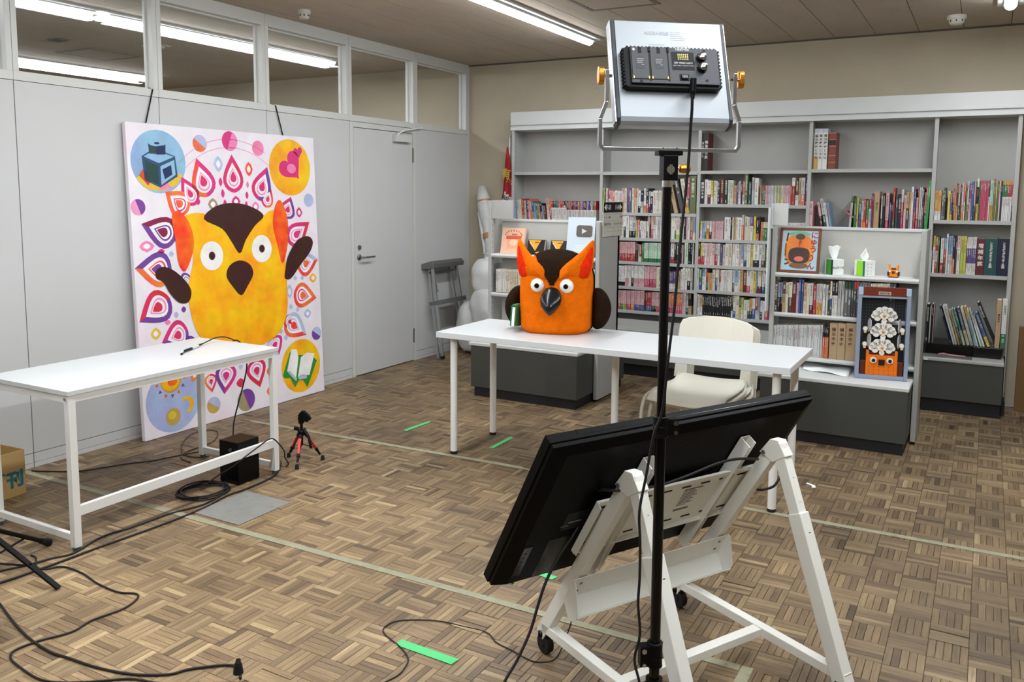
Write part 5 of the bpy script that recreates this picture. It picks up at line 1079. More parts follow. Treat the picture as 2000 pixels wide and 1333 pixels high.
# little green book tucked under the wing
bo=PM@Vector((-.238,-.085,.045)); t=thing('felt_book',tuple(bo),'small green felt book tucked under the plush owl left wing','book')
BM=PM@Matrix.Translation((-.238,-.125,.035))@Matrix.Rotation(R(4),4,'Y')@rot_z(R(-8))
g=MB(); pts=[(-.016,.0),(-.016,.115),(-.010,.126),(.010,.126),(.016,.115),(.016,0),(.010,0),(.010,.113),(.006,.119),(-.006,.119),(-.010,.113),(-.010,0)]
g.prism(pts,BM@frame((0,0,0),(1,0,0),(0,0,1)),-.085); g.build('felt_cover',m_pgreen,t,bev=.002)
MB().box(-.009,.009,.003,.08,.002,.112,m=BM).build('page_block',m_tissue,t,bev=.002)
# ================================================================== LIGHT ON STAND
P0=Vector((3.865,-5.08,0)); ee=Vector((math.cos(R(37)),math.sin(R(37)),0)); nn=Vector((-ee.y,ee.x,0)); zz=Vector((0,0,1))
t=thing('video_light_stand',tuple(P0),'tall black light stand in front of the tilted screen carrying the LED panel','light stand')
g=MB(); g.cyl(P0+zz*.05,P0+zz*.95,.0135,n=20); g.build('lower_pole',m_blackg,t,smooth=False)
g=MB(); g.cyl(P0+zz*.95,P0+zz*1.565,.0115,n=20); g.build('upper_pole',m_blackg,t)
g=MB(); g.cyl(P0+zz*1.552,P0+zz*1.568,.013,n=20); g.build('steel_ring',m_chrome,t)
for (a,b) in ((.928,.982),(.318,.385)):
    g=MB(); g.lathe(P0,[(.019,a),(.0205,a+.003),(.0195,a+.010),(.0195,a+.024),(.0208,a+.027),(.0195,a+.030),(.0195,b-.006),(.0208,b-.002),(.018,b)],24); 
    sd=1 if a>.5 else -1
    g.box(.012*sd if sd>0 else -.042,.042 if sd>0 else -.012,-.014,.012,a+.006,b-.006,m=Matrix.Translation(P0)@rot_z(R(37))); cl=g.build('clamp_collar',m_black,t,bev=.001)
    g=MB()
    for z_,r_ in ((b-.016,.0065),(a+.014,.005)): g.cyl(P0+ee*(.033*sd)-nn*.014+zz*z_,P0+ee*(.033*sd)-nn*.020+zz*z_,r_,n=14)
    g.build('clamp_screw',m_chrome,cl)
hub=P0+zz*.27
g=MB(); g.cyl(P0+zz*.235,P0+zz*.285,.022,n=20); g.build('leg_hub',m_black,t)
for a in (75,195,315):
    d=Vector((math.cos(R(a)),math.sin(R(a)),0)); g=MB(); g.bar(P0+zz*.265+d*.02,P0+d*.36+zz*.012,.018,.009); lg=g.build('leg',m_black,t,bev=.001)
    g=MB(); g.bar(P0+zz*.07+d*.012,P0+d*.19+zz*.135,.012,.004); g.build('leg_brace',m_black,lg)
    g=MB(); g.cyl(P0+d*.35+zz*.002,P0+d*.37+zz*.022,.011,n=12); g.build('rubber_tip',m_rubber,lg)
# LED panel
tl=R(20); upv=(zz*math.cos(tl)+nn*math.sin(tl)); bk=-(nn*math.cos(tl)-zz*math.sin(tl)); pc=P0+zz*1.826-nn*.012
LM=Matrix(((ee.x,upv.x,bk.x,pc.x),(ee.y,upv.y,bk.y,pc.y),(ee.z,upv.z,bk.z,pc.z),(0,0,0,1)))   # x right, y up the panel, z out of its back
v=thing('led_video_light',tuple(pc),'silver-backed LED video light panel with black control box and gold knobs','video light')
def RR(w_,h_,r_,cx=0,cy=0,n=4):
    o=[]
    for (sx,sy,a0) in ((1,1,0),(-1,1,90),(-1,-1,180),(1,-1,270)):
        for k in range(n+1): a=R(a0+90*k/n); o.append((cx+sx*(w_-r_)+r_*math.cos(a),cy+sy*(h_-r_)+r_*math.sin(a)))
    return o
PW,PH=.1415,.134
g=MB(); prof=[(-PH,-.036),(PH,-.036),(PH,-.004),(PH-.003,0),(-PH+.016,0),(-PH+.006,-.004),(-PH,-.012)]
g.prism(prof,LM@frame((-PW+.009,0,0),(0,1,0),(0,0,1)),2*PW-.018); g.build('back_shell',m_silver,v,bev=.0008)
for s_ in (-1,1):
    g=MB(); g.prism([(-PH-.001,-.038),(PH+.001,-.038),(PH+.001,-.002),(-PH+.012,.001),(-PH-.001,-.010)],LM@frame((s_*PW-.0045-s_*.0045,0,0),(0,1,0),(0,0,1)),.009); g.build('side_trim',m_grayp,v,bev=.0015)
    g=MB(); g.box(s_*PW-.0015+s_*.0012,s_*PW+.0015+s_*.0012,-PH+.006,PH,-.036,-.006,m=LM); g.build('side_rail',m_alu,v)
MB().box(-PW+.008,PW-.008,-PH+.006,PH-.006,-.0385,-.0365,m=LM).build('led_diffuser',mat('led_face_off',(214,214,206),.6),v)
pr=LM; 
g=MB(); g.prism(RR(.1165,.0520,.010,-.0055,-.002),pr,.022); g.build('control_box',m_black,v,bev=.001)
g=MB(); g.box(-.108,.106,-.046,.047,.022,.0285,m=pr); g.build('control_plate',m_grayp,v,bev=.001)
g=MB()
for k in range(11): g.cyl(pr@Vector((-.1225,-.046+k*.009,.002)),pr@Vector((-.1225,-.046+k*.009,.021)),.0030,n=8); g.cyl(pr@Vector((.1115,-.046+k*.009,.002)),pr@Vector((.1115,-.046+k*.009,.021)),.0030,n=8)
for k in range(24): g.cyl(pr@Vector((-.112+k*.0093,.0505,.002)),pr@Vector((-.112+k*.0093,.0505,.021)),.0028,n=8)
g.build('box_ribs',m_black,v)['kind']='stuff'
for bx_ in (-.085,-.0395):
    g=MB(); g.box(bx_-.0205,bx_+.0205,-.036,.046,.0285,.0305,m=pr); bp_=g.build('battery_bay',m_grayp,v,bev=.0006)
    g=MB(); g.box(bx_-.004,bx_+.004,.030,.045,.0302,.0312,m=pr); g.box(bx_+.021,bx_+.024,-.040,.047,.0285,.0297,m=pr); g.box(bx_+.0205,bx_+.025,.034,.046,.0285,.033,m=pr); g.build('bay_latch',m_black,bp_)
    g=MB(); g.prism([(bx_-.010,-.010),(bx_+.010,-.010),(bx_+.010,.021),(bx_-.006,.021),(bx_-.010,.017)],pr@Matrix.Translation((0,0,.0306)),.0003); g.build('bay_label',ink((70,73,78)),bp_)
    g=MB()
    for k,(a,b) in enumerate(((-.0085,.0085),(-.0085,.0075),(-.0085,.005),(.002,.0085))): g.box(bx_+a,bx_+b,.0135-k*.0048,.0152-k*.0048,.0309,.0311,m=pr)
    g.build('bay_text',ink((176,170,166)),bp_)
    g=MB()
    for q in (-.0185,.0185): g.box(bx_+q-.001,bx_+q+.001,-.0365,-.0300,.0298,.0322,m=pr)
    g.build('contact_pin',m_gold,bp_)
wi=ink((206,208,210))
text_obj('NEEWER',.0085,wi,v,pr@Matrix.Translation((.020,.0425,.0288)),'brand_lettering',bold=.0003)
g=MB(); g.box(-.008,.047,-.010,.036,.0285,.0292,m=pr); g.box(.0495,.075,-.046,.047,.0285,.0287,m=pr) if 0 else None; g.build('display_panel',m_black,v)
g=MB()
for i in range(6):
    for k in range(4): g.cyl(pr@Vector((.0085+i*.0046,.030-k*.0042,.029)),pr@Vector((.0085+i*.0046,.030-k*.0042,.0297)),.0016,n=8)
g.build('indicator_dots',mat('amber_dots',(240,216,120),.4),v)
text_obj('LED VIDEO LIGHT',.0058,wi,v,pr@Matrix.Translation((.0200,.0075,.0294)),'panel_lettering',bold=.0001)
text_obj('(100V-240V)  MADE IN CHINA',.0040,wi,v,pr@Matrix.Translation((.0200,.0005,.0294)),'panel_lettering')
for y_ in (.022,-.004):
    g=MB(); g.cyl(pr@Vector((.0645,y_,.0285)),pr@Vector((.0645,y_,.032)),.0125,n=24); kb=g.build('dial_base',m_black,v)
    g=MB(); g.lathe((0,0,0),[(.0095,0),(.0098,.010),(.0085,.0115),(.003,.011)],24); g.v=[tuple(pr@Vector((.0645+x,y_,.032+z))) for x,y,z in [(a,b,c) for a,b,c in g.v] ] if 0 else [tuple(pr@Vector((.0645+a,y_+b,.032+c))) for a,b,c in g.v]; g.build('dial_knob',m_chrome,kb,smooth=True)
g=MB(); g.box(.0085,.0315,-.0375,-.0210,.0285,.0300,m=pr); sw=g.build('switch_plate',m_black,v,bev=.0005)
g=MB(); g.box(.012,.028,-.0345,-.0240,.0300,.0335,m=pr); g.build('rocker',m_blackg,sw,bev=.0008)
text_obj('I O II',.006,wi,sw,pr@Matrix.Translation((.0190,-.0292,.0337)),'switch_marks')
g=MB()
for (a,b) in ((-.085,-.0415),(.0735,.041),(.0745,-.036)): g.cyl(pr@Vector((a,b,.0285)),pr@Vector((a,b,.0290)),.0036,n=12)
g.build('screw_hole',m_black,v)
MB().cyl(pr@Vector((-.100,.0385,.0306)),pr@Vector((-.100,.0385,.0314)),.0036,n=12).build('steel_screw',m_chrome,v)
gi=ink((190,196,202))
text_obj('NEEWER®',.013,gi,v,pr@Matrix.Translation((-.030,.100,.0002)),'rear_lettering',bold=.0002)
g=MB()
for k,(a,b) in enumerate(((.004,.030),(.004,.028),(.004,.034),(.004,.042),(.004,.041))): g.box(a,b,.104-k*.0052,.1060-k*.0052,.0001,.0004,m=pr)
for (a,b,c) in ((-.052,-.012,.070),(-.050,-.006,.064),(.010,.016,.066),(.020,.024,.066),(.028,.034,.066),(.042,.047,.067)): g.box(a,b,c,c+.0030,.0001,.0004,m=pr)
g.build('rear_small_print',gi,v)
# yoke bracket + knobs
g=MB(); Q=lambda x,z,off=0:P0+ee*x+zz*z-nn*(.012+off)
for s_ in (-1,1):
    for a,b in (((s_*.158,1.826),(s_*.158,1.752)),((s_*.158,1.752),(s_*.173,1.712)),((s_*.173,1.712),(s_*.173,1.650))): g.bar(Q(*a),Q(*b),.009,.010,up=nn)
    g.bar(Q(s_*.173,1.652),Q(s_*.166,1.6415),.009,.010,up=nn)
g.bar(Q(-.168,1.6415),Q(.168,1.6415),.010,.009,up=zz); yk=g.build('yoke_bracket',m_alu,v,bev=.0006)
for s_ in (-1,1):
    c=Q(s_*.162,1.812); g=MB(); pts=[]
    for k in range(24):
        a=2*math.pi*k/24; r_=.0125+.0085*abs(math.cos(a))**3; pts.append((r_*math.cos(a),r_*math.sin(a)))
    kn=frame(c,(zz+nn*.25),nn*s_*1.0); ax=ee*s_
    KM=Matrix(((zz.x,nn.x,ax.x,c.x),(zz.y,nn.y,ax.y,c.y),(zz.z,nn.z,ax.z,c.z),(0,0,0,1)))
    g.prism(pts,KM@Matrix.Translation((0,0,.004)),.014); g.build('gold_knob',m_gold,v,bev=.002)
    g=MB(); g.cyl(KM@Vector((0,0,-.016)),KM@Vector((0,0,.006)),.004,n=12); g.build('pivot_screw',m_chrome,v)
g=MB(); g.box(-.030,.030,-.024,.012,1.628,1.6395,m=Matrix.Translation(P0)@rot_z(R(37))); g.build('mount_plate',m_black,v,bev=.001)
g=MB(); g.box(-.0185,.0175,-.028,.010,1.568,1.628,m=Matrix.Translation(P0)@rot_z(R(37))); hb=g.build('mount_block',m_black,v,bev=.002)
g=MB(); g.cyl(P0-nn*.0285-ee*.001+zz*1.582,P0-nn*.0285-ee*.001+zz*1.606,.0045,n=12); g.cyl(P0-nn*.027-ee*.001+zz*1.594,P0-nn*.029-ee*.001+zz*1.594,.010,n=20); g.build('spigot_window',m_chrome,hb)
g=MB(); g.cyl(P0+ee*.018+zz*1.597-nn*.008,P0+ee*.026+zz*1.597-nn*.008,.003,n=10); g.build('knob_shaft',m_chrome,v)
g=MB(); g.lathe((0,0,0),[(.006,.026),(.010,.028),(.011,.034),(.0115,.050),(.009,.053)],8,ax='x'); RM=Matrix.Translation(P0-nn*.008+zz*1.597)@rot_z(R(37)); g.v=[tuple(RM@Vector(q)) for q in g.v]; g.build('gold_knob',m_gold,v,bev=.001)
for s_ in (-1,1):
    g=MB(); g.cyl(Q(s_*.017,1.643),Q(s_*.017,1.6465),.0055,n=12); g.build('bracket_screw',m_chrome,v)
# power lead of the light
pw=[(3.936,-5.118,1.792),(3.936,-5.124,1.765),(3.934,-5.118,1.73),(3.929,-5.110,1.68),(3.924,-5.104,1.595),(3.916,-5.106,1.486),(3.909,-5.111,1.363),(3.904,-5.115,1.264),(3.894,-5.121,1.139),(3.880,-5.114,1.006),(3.862,-5.122,.942),(3.848,-5.130,.838),(3.836,-5.139,.747),(3.839,-5.137,.667),(3.840,-5.137,.573),(3.838,-5.138,.506),(3.844,-5.136,.423),(3.832,-5.138,.354),(3.850,-5.140,.284),(3.87,-5.16,.15),(3.90,-5.22,.03),(3.97,-5.32,.006),(4.1,-5.42,.006)]
g=MB(); g.tube(crom(pw,5),.0036,8); o=g.build('power_lead',m_cable,smooth=True); tag(o,'black power lead hanging from the LED light down the stand pole','cable')
g=MB(); g.cyl((3.9355,-5.1185,1.803),(3.936,-5.122,1.772),.0075,n=14); g.cyl((3.936,-5.122,1.772),(3.936,-5.122,1.755),.0058,.0042,n=12); g.build('plug',m_black,o)
# ================================================================== SCREEN CART
E0=Vector((.479,.878,0)).normalized(); D0=Vector((E0.y,-E0.x,0)); C1=Vector((3.336,-4.674,0))
CP=lambda d,e,z:C1+D0*d+E0*e+Vector((0,0,z))
t=thing('screen_cart',tuple(CP(.37,.3,0)),'white A-frame steel cart on casters holding the tilted black screen','cart')
for e,nm in ((0,'left'),(.6,'right')):
    g=MB(); g.bar(CP(-.012,e,.065),CP(.432,e,.735),.034,.044,up=D0); g.build('front_leg',m_ivory,t,bev=.002)
    g=MB(); g.bar(CP(.440,e,.742),CP(.545,e,.49),.034,.042,up=D0); g.build('upper_rear_leg',m_ivory,t,bev=.002)
    g=MB(); g.bar(CP(.525,e,.54),CP(.742,e,.02),.042,.052,up=D0); lg=g.build('lower_rear_leg',m_ivory,t,bev=.003)
    g=MB(); s_=-1; cdir=Vector((0,0,1))
    g.prism([(.375,.702),(.418,.755),(.450,.757),(.482,.712),(.43,.680)],frame(CP(0,e-.019,0),D0,(0,0,1)),-.038 if frame(CP(0,0,0),D0,(0,0,1)).col[2].xyz.dot(E0)<0 else .038); g.build('apex_cap',m_ivory,t,bev=.002)
    g=MB(); g.cyl(CP(.396,e-.022,.706),CP(.396,e-.026,.706),.007,n=12); g.cyl(CP(-.03,e-.018,.062) if 0 else CP(-.0,e-.017,.078),CP(-.0,e-.022,.078),.005,n=10); g.build('bolt_head',m_alud,t)
    g=MB()
    for q in (.34,.62): 
        p=CP(.545,e,.49).lerp(CP(.44,e,.742),q); g.cyl(p+D0*.0208,p+D0*.0225,.0028,n=8)
    p=CP(.525,e,.54).lerp(CP(.742,e,.02),.10); g.cyl(p+D0*.024,p+D0*.027,.006,n=10); g.build('height_pin',m_black,lg)
    g=MB(); g.bar(CP(.0,e,.095),CP(.735,e,.095),.034,.030); g.build('base_bar',m_ivory,t,bev=.002)
    for d in (.0,.715):
        g=MB(); g.cyl(CP(d,e-.012,.034),CP(d,e+.012,.034),.034,n=24); g.cyl(CP(d,e-.015,.034),CP(d,e+.015,.034),.010,n=14); cs=g.build('caster_wheel',m_rubber,t,bev=.002)
        g=MB(); g.box(-.020,.020,-.018,.018,.058,.080,m=Matrix.Translation(CP(d,e,0))); g.build('caster_fork',m_black,cs,bev=.003)
g=MB(); g.bar(CP(.395,.018,.094),CP(.395,.582,.094),.036,.028); g.build('cross_bar',m_ivory,t,bev=.002)
a57=R(57.5); TT=D0*math.cos(a57)+Vector((0,0,math.sin(a57))); NN=(-D0*math.sin(a57)+Vector((0,0,math.cos(a57))))
O3=C1+Vector((0,0,.08)); TP=lambda e,t_,o_:O3+E0*e+TT*t_+NN*o_
TVM=Matrix(((E0.x,TT.x,NN.x,O3.x),(E0.y,TT.y,NN.y,O3.y),(E0.z,TT.z,NN.z,O3.z),(0,0,0,1)))      # x = right, y = up the slope, z = toward the screen side
if (E0.cross(TT)).dot(NN)<0: pass
# tray between the front legs
g=MB()
for (a,b) in (((.340,-.030),(.238,-.030)),((.238,-.030),(.205,-.088)),((.205,-.088),(.240,-.108))):
    dx,dy=b[0]-a[0],b[1]-a[1]; L_=math.hypot(dx,dy); q=(-dy/L_*.003,dx/L_*.003)
    g.prism([a,b,(b[0]+q[0],b[1]+q[1]),(a[0]+q[0],a[1]+q[1])],TVM@frame((-.035,0,0),(0,1,0),(0,0,1)),.665)
for x in (-.038,.630): g.prism([(.238,-.030),(.340,-.030),(.335,-.045),(.262,-.106),(.238,-.110),(.203,-.090)],TVM@frame((x,0,0),(0,1,0),(0,0,1)),.003)
tr=g.build('tray',m_ivory,t,bev=.0008)
g=MB()
for x in (.0,.6):
    for y in (.31,.27): g.cyl(TVM@Vector((x,y,-.031)),TVM@Vector((x,y,-.034)),.006,n=8)
g.build('bolt_head',m_alud,tr)
# mounting plate and hook rails
g=MB(); g.box(-.045,.650,.420,.645,.024,.027,m=TVM); g.box(-.045,.65,.642,.645,-.003 if 0 else .000,.024,m=TVM) if 0 else None
g.box(-.045,.650,.645,.662,.010,.013,m=TVM); g.box(-.045,.650,.642,.648,.010,.027,m=TVM); g.box(-.045,.65,.415,.421,.010,.027,m=TVM); g.box(-.045,-.042,.42,.645,.0,.027,m=TVM); g.box(.647,.65,.42,.645,.0,.027,m=TVM)
mp_=g.build('mounting_plate',m_ivory,t,bev=.0008)
g=MB()
for y in (.445,.612):
    for k in range(8): g.box(-.02+k*.082,.018+k*.082,y-.003,y+.003,.0222,.0240,m=TVM)
g.build('slot_holes',m_black,mp_)['kind']='stuff'
g=MB(); g.box(.330,.410,.592,.597,.0228,.0238,m=TVM)
for k in range(9): g.box(.330,.330+(.05,.06,.055,.07,.05,.062,.05,.066,.04)[k],.583-k*.0085,.586-k*.0085,.0232,.0238,m=TVM)
g.box(.330,.395,.488,.498,.0232,.0238,m=TVM); g.build('plate_print',ink((120,118,112)),mp_)
for x in (.10,.505):
    g=MB(); g.box(x-.020,x-.017,.265,.785,.0,.046,m=TVM); g.box(x+.017,x+.020,.265,.785,.0 if 0 else .012,.046,m=TVM); g.box(x-.020,x+.020,.265,.785,.044,.047,m=TVM); g.build('hook_rail',m_ivory,t,bev=.001)
# screen
s=thing('flat_screen',tuple(TP(.26,.58,.08)),'large black flat screen tilted back on the white cart, rear side showing','screen')
g=MB(); x0,x1,y0,y1=-.268,.788,.262,.886
g.box(x0,x1,y0,y1,.080,.112,m=TVM); bz=g.build('bezel',m_tvb,s,bev=.003)
g=MB(); n_=[(x0+.004,y0+.004),(x1-.004,y0+.004),(x1-.004,y1-.004),(x0+.004,y1-.004)]; i_=[(x0+.05,y0+.012),(x1-.05,y0+.012),(x1-.05,y1-.030),(x0+.05,y1-.030)]
vs=[TVM@Vector((a,b,.080)) for a,b in n_]+[TVM@Vector((a,b,.066)) for a,b in n_]+[TVM@Vector((a,b,.050)) for a,b in i_]
g.add(vs,[(0,1,2,3),(0,1,5,4),(1,2,6,5),(2,3,7,6),(3,0,4,7),(4,5,9,8),(5,6,10,9),(6,7,11,10),(7,4,8,11),(8,9,10,11)]); g.build('rear_cover',m_tvb,s,bev=.0015)
MB().box(x0+.012,x1-.012,y0+.018,y1-.012,.1122,.1130,m=TVM).build('display_glass',mat('display_glass',(6,6,8),.08),s)
g=MB(); g.box(-.13,-.05,y0+.02,y0+.20,.0492,.0502,m=TVM); g.box(-.215,-.185,y0+.05,y0+.19,.0488,.0502,m=TVM); g.build('port_recess',m_blackg,s)
g=MB()
for k in range(5): g.box(-.206,-.196,y0+.075+k*.020,y0+.083+k*.020,.0482,.0489,m=TVM)
g.build('button_row',ink((52,56,74)),s)
g=MB(); g.box(-.105,-.02,y0+.235,y0+.315,.0494,.0502,m=TVM); g.build('rating_label',ink((20,22,22)),s)
g=MB(); g.box(-.088,-.040,y0+.268,y0+.272,.0488,.0494,m=TVM); g.box(-.11,-.085,y0+.255,y0+.2565,.0488,.0494,m=TVM); g.build('label_print',ink((150,150,148)),s)
g=MB()
for i in range(34):
    for k in range(6): g.box(-.10+i*.006 if 0 else .0+i*.012,-.10+.003 if 0 else .006+i*.012,.80+k*.008,.8025+k*.008,.0494,.0501,m=TVM)
g.build('vent_holes',ink((8,8,9)),s)['kind']='stuff'
g=MB(); g.box(x0+.12,x1,y1-.0005,y1+.0006,.092,.0928,m=TVM); g.box(x0+.10,x0+.101,y1-.0005,y1+.0006,.093,.112,m=TVM); g.build('seam_line',m_blackg,s)
MB().box(x0+.07,x0+.078,y0+.004,y0+.010,.049,.052,m=TVM).build('green_led',mat('green_led_lens',(40,150,80),.3),s)
# cables of the screen
cb_=[(3.951,-4.39,.690),(3.913,-4.5,.715),(3.871,-4.581,.716),(3.801,-4.66,.688),(3.745,-4.729,.672),(3.701,-4.810,.678),(3.668,-4.885,.690),(3.60,-4.85,.668),(3.548,-4.752,.60),(3.507,-4.828,.504),(3.485,-4.887,.449),(3.468,-4.934,.385),(3.458,-4.962,.323),(3.448,-4.990,.254),(3.431,-5.035,.185),(3.415,-5.08,.136),(3.40,-5.14,.05),(3.37,-5.22,.007),(3.25,-5.36,.006)]
g=MB(); g.tube(crom(cb_,5),.0045,8); o=g.build('screen_cable',m_cable,smooth=True); tag(o,'thick black cable draped over the white cart from the screen','cable')
g=MB(); g.tube(crom([(3.895,-4.225,.545),(3.913,-4.207,.524),(3.936,-4.153,.515),(3.956,-4.133,.526),(3.965,-4.10,.55)],5),.0045,8); o=g.build('cable_loop',m_cable,smooth=True); tag(o,'short black cable loop behind the right leg of the cart','cable')
FZ=.0035
def floor_cable(name,pts,r,lab,start=None,end=None,mt=None):
    P=[(x,y,r+.001) for x,y in pts]
    if start: P=list(start)+P
    if end: P=P+list(end)
    g=MB(); g.tube(crom(P,6),r,8); o=g.build(name,mt or m_cable,smooth=True); return tag(o,lab,'cable')
floor_cable('thin_cable',[(2.90,-5.28),(2.95,-5.18),(2.979,-5.082),(2.992,-5.03),(2.986,-4.987),(2.96,-4.933),(2.89,-4.889),(2.804,-4.855),(2.769,-4.819),(2.785,-4.753),(2.897,-4.689),(2.996,-4.674),(3.099,-4.667),(3.165,-4.707),(3.235,-4.723),(3.300,-4.742),(3.344,-4.742),(3.385,-4.70)],.0022,'thin black cable looping on parquet between green tape and cart',end=[(3.395,-4.64,.05),(3.41,-4.585,.16),(3.43,-4.56,.27)])
floor_cable('floor_cable',[(1.186,-4.10),(1.225,-4.148),(1.268,-4.328),(1.228,-4.493),(1.219,-4.684),(1.200,-4.824),(1.25,-4.985),(1.222,-5.059),(1.193,-5.154),(1.12,-5.30),(1.0,-5.5)],.0042,'black cable from the coil running along the side table to lower left',)
floor_cable('floor_cable',[(1.10,-3.66),(1.169,-3.733),(1.256,-3.868),(1.280,-4.076),(1.272,-4.195),(1.308,-4.385),(1.308,-4.638),(1.290,-4.875),(1.284,-5.053),(1.275,-5.179),(1.26,-5.30),(1.2,-5.5)],.0046,'thicker black cable curving round the side table foot past the grey patch')
floor_cable('floor_cable',[(1.431,-5.387),(1.629,-5.444),(1.777,-5.477),(1.915,-5.491),(1.988,-5.484),(2.13,-5.472),(2.262,-5.44),(2.361,-5.384),(2.393,-5.333),(2.474,-5.26),(2.523,-5.252),(2.575,-5.29)],.0042,'black cable in lower left corner ending at the floor socket')
floor_cable('floor_cable',[(1.115,-5.087),(1.158,-5.091),(1.246,-5.14),(1.296,-5.132),(1.335,-5.085),(1.455,-5.083),(1.59,-5.108),(1.723,-5.114),(1.793,-5.089),(1.833,-5.112),(1.857,-5.188),(1.836,-5.294),(1.849,-5.378),(1.808,-5.470),(1.797,-5.54),(1.829,-5.574),(1.903,-5.590),(2.03,-5.600),(2.113,-5.575),(2.197,-5.52),(2.276,-5.46),(2.377,-5.43),(2.56,-5.36)],.0036,'thin black cable zigzagging in the left foreground with sharp kink')
floor_cable('floor_cable',[(.06,-4.460),(.135,-4.426),(.277,-4.343),(.341,-4.237),(.399,-4.122),(.474,-4.015),(.52,-3.88),(.571,-3.76),(.65,-3.70),(.8,-3.66)],.0034,'thin dark cable along the wall behind the side table')
floor_cable('floor_cable',[(.68,-3.80),(.62,-3.854),(.525,-3.855),(.452,-3.807),(.329,-3.702),(.225,-3.55),(.235,-3.44),(.33,-3.44),(.47,-3.60),(.49,-3.785),(.56,-3.90),(.68,-3.93)],.0030,'loose grey-brown cable loop on floor under the painting',mt=mat('brown_cable',(64,52,48),.55))
# coil
g=MB(); P=[]
rn=random.Random(9)
for k in range(5*24):
    a=2*math.pi*k/24; r_=.112+.012*math.sin(k*.13)+.006*math.sin(k*.9); P.append((1.135+ (r_*.95)*math.cos(a)+.006*math.sin(k*.05),-4.225+r_*1.05*math.sin(a),.006+.0035*(k/24)+.001))
g.tube(P,.0040,8); o=g.build('cable_coil',m_cable,smooth=True); tag(o,'coil of black cable on the floor in front of the black box','cable')
g=MB(); g.tube(crom([(1.10,-4.23,.03),(1.15,-4.22,.05),(1.19,-4.18,.09),(1.215,-4.116,.118),(1.238,-4.03,.162),(1.252,-3.942,.20),(1.258,-3.90,.216),(1.264,-3.862,.208),(1.268,-3.80,.132),(1.264,-3.79,.09),(1.25,-3.75,.04),(1.20,-3.72,.008)],6),.0036,8); o=g.build('looped_cable',m_cable,smooth=True); tag(o,'black cable looped over the side table stretcher near the black box','cable')
# multi socket in the lower left
t=thing('floor_socket',(2.60,-5.33,0),'black extension socket block at the bottom edge left of centre','socket')
g=MB(); g.box(-.07,.03,-.028,.028,0,.030,m=Matrix.Translation((2.62,-5.36,0))@rot_z(R(30))); g.build('socket_block',m_black,t,bev=.003)
g=MB(); g.cyl((2.578,-5.300,.030),(2.578,-5.300,.060),.016,.012,n=14); g.cyl((2.578,-5.300,.06),(2.575,-5.296,.075),.010,.006,n=12); g.build('plug',m_rubber,t)
# ================================================================== BLACK BOX, MINI TRIPOD, TABLE CABLE
t=thing('speaker_box',(1.135,-3.985,0),'small black box speaker on floor behind the side table stretcher','speaker')
BM=Matrix.Translation((1.2015,-4.056,0))@rot_z(R(1))
g=MB(); g.box(-.135,0,0,.145,.006,.228,m=BM); g.build('cabinet',m_black,t,bev=.002)
g=MB(); g.box(-.131,-.004,-.0012,0,.012,.222,m=BM); g.build('front_panel',m_blackg,t)
g=MB(); g.cyl(BM@Vector((-.052,-.001,.185)),BM@Vector((-.052,-.007,.185)),.010,n=16); g.build('volume_knob',m_grayp,t)
g=MB()
for k in range(4): g.cyl(BM@Vector((-.115+k*.03,-.001,.026)),BM@Vector((-.115+k*.03,-.006,.026)),.006,n=12)
g.build('jack_socket',m_black,t)
for (a,b) in ((-.125,.01),(-.01,.01),(-.125,.135),(-.01,.135)): MB().cyl(BM@Vector((a,b,0)),BM@Vector((a,b,.006)),.008,n=10).build('rubber_foot',m_rubber,t)
g=MB(); g.tube(crom([(.90,-3.80,.703),(.90,-3.765,.697),(.9,-3.735,.66),(.9,-3.706,.564),(.9,-3.724,.472),(.9,-3.777,.335),(.905,-3.817,.227),(.94,-3.85,.11),(1.0,-3.86,.012),(1.05,-3.86,.006)],6),.0040,8); o=g.build('hanging_cable',m_cable,smooth=True); tag(o,'black cable hanging from the side table edge down to the box','cable')
t=thing('usb_cable',(.92,-4.05,.697),'black cable with plug and white connector lying on side table','cable')
zt=.7005
g=MB(); g.tube(crom([(.990,-4.210,zt+.002),(.958,-4.17,zt+.003),(.940,-4.145,zt+.005)],5),.0028,8); g.tube(crom([(.868,-3.985,zt+.007),(.845,-3.92,zt+.014),(.835,-3.86,zt+.022),(.86,-3.82,zt+.022),(.90,-3.795,zt+.006)],6),.0034,8); g.build('cord',m_cable,t,smooth=True)
g=MB(); g.bar((.945,-4.155,zt+.006),(.918,-4.090,zt+.007),.013,.010); g.cyl((.990,-4.213,zt+.003),(.984,-4.203,zt+.003),.0055,n=12); g.cyl((.884,-4.02,zt+.008),(.866,-3.98,zt+.008),.007,.004,n=12); g.build('plug_body',m_rubber,t,bev=.001)
g=MB(); g.bar((.918,-4.090,zt+.007),(.884,-4.022,zt+.008),.015,.010); g.build('white_connector',m_white,t,bev=.001)
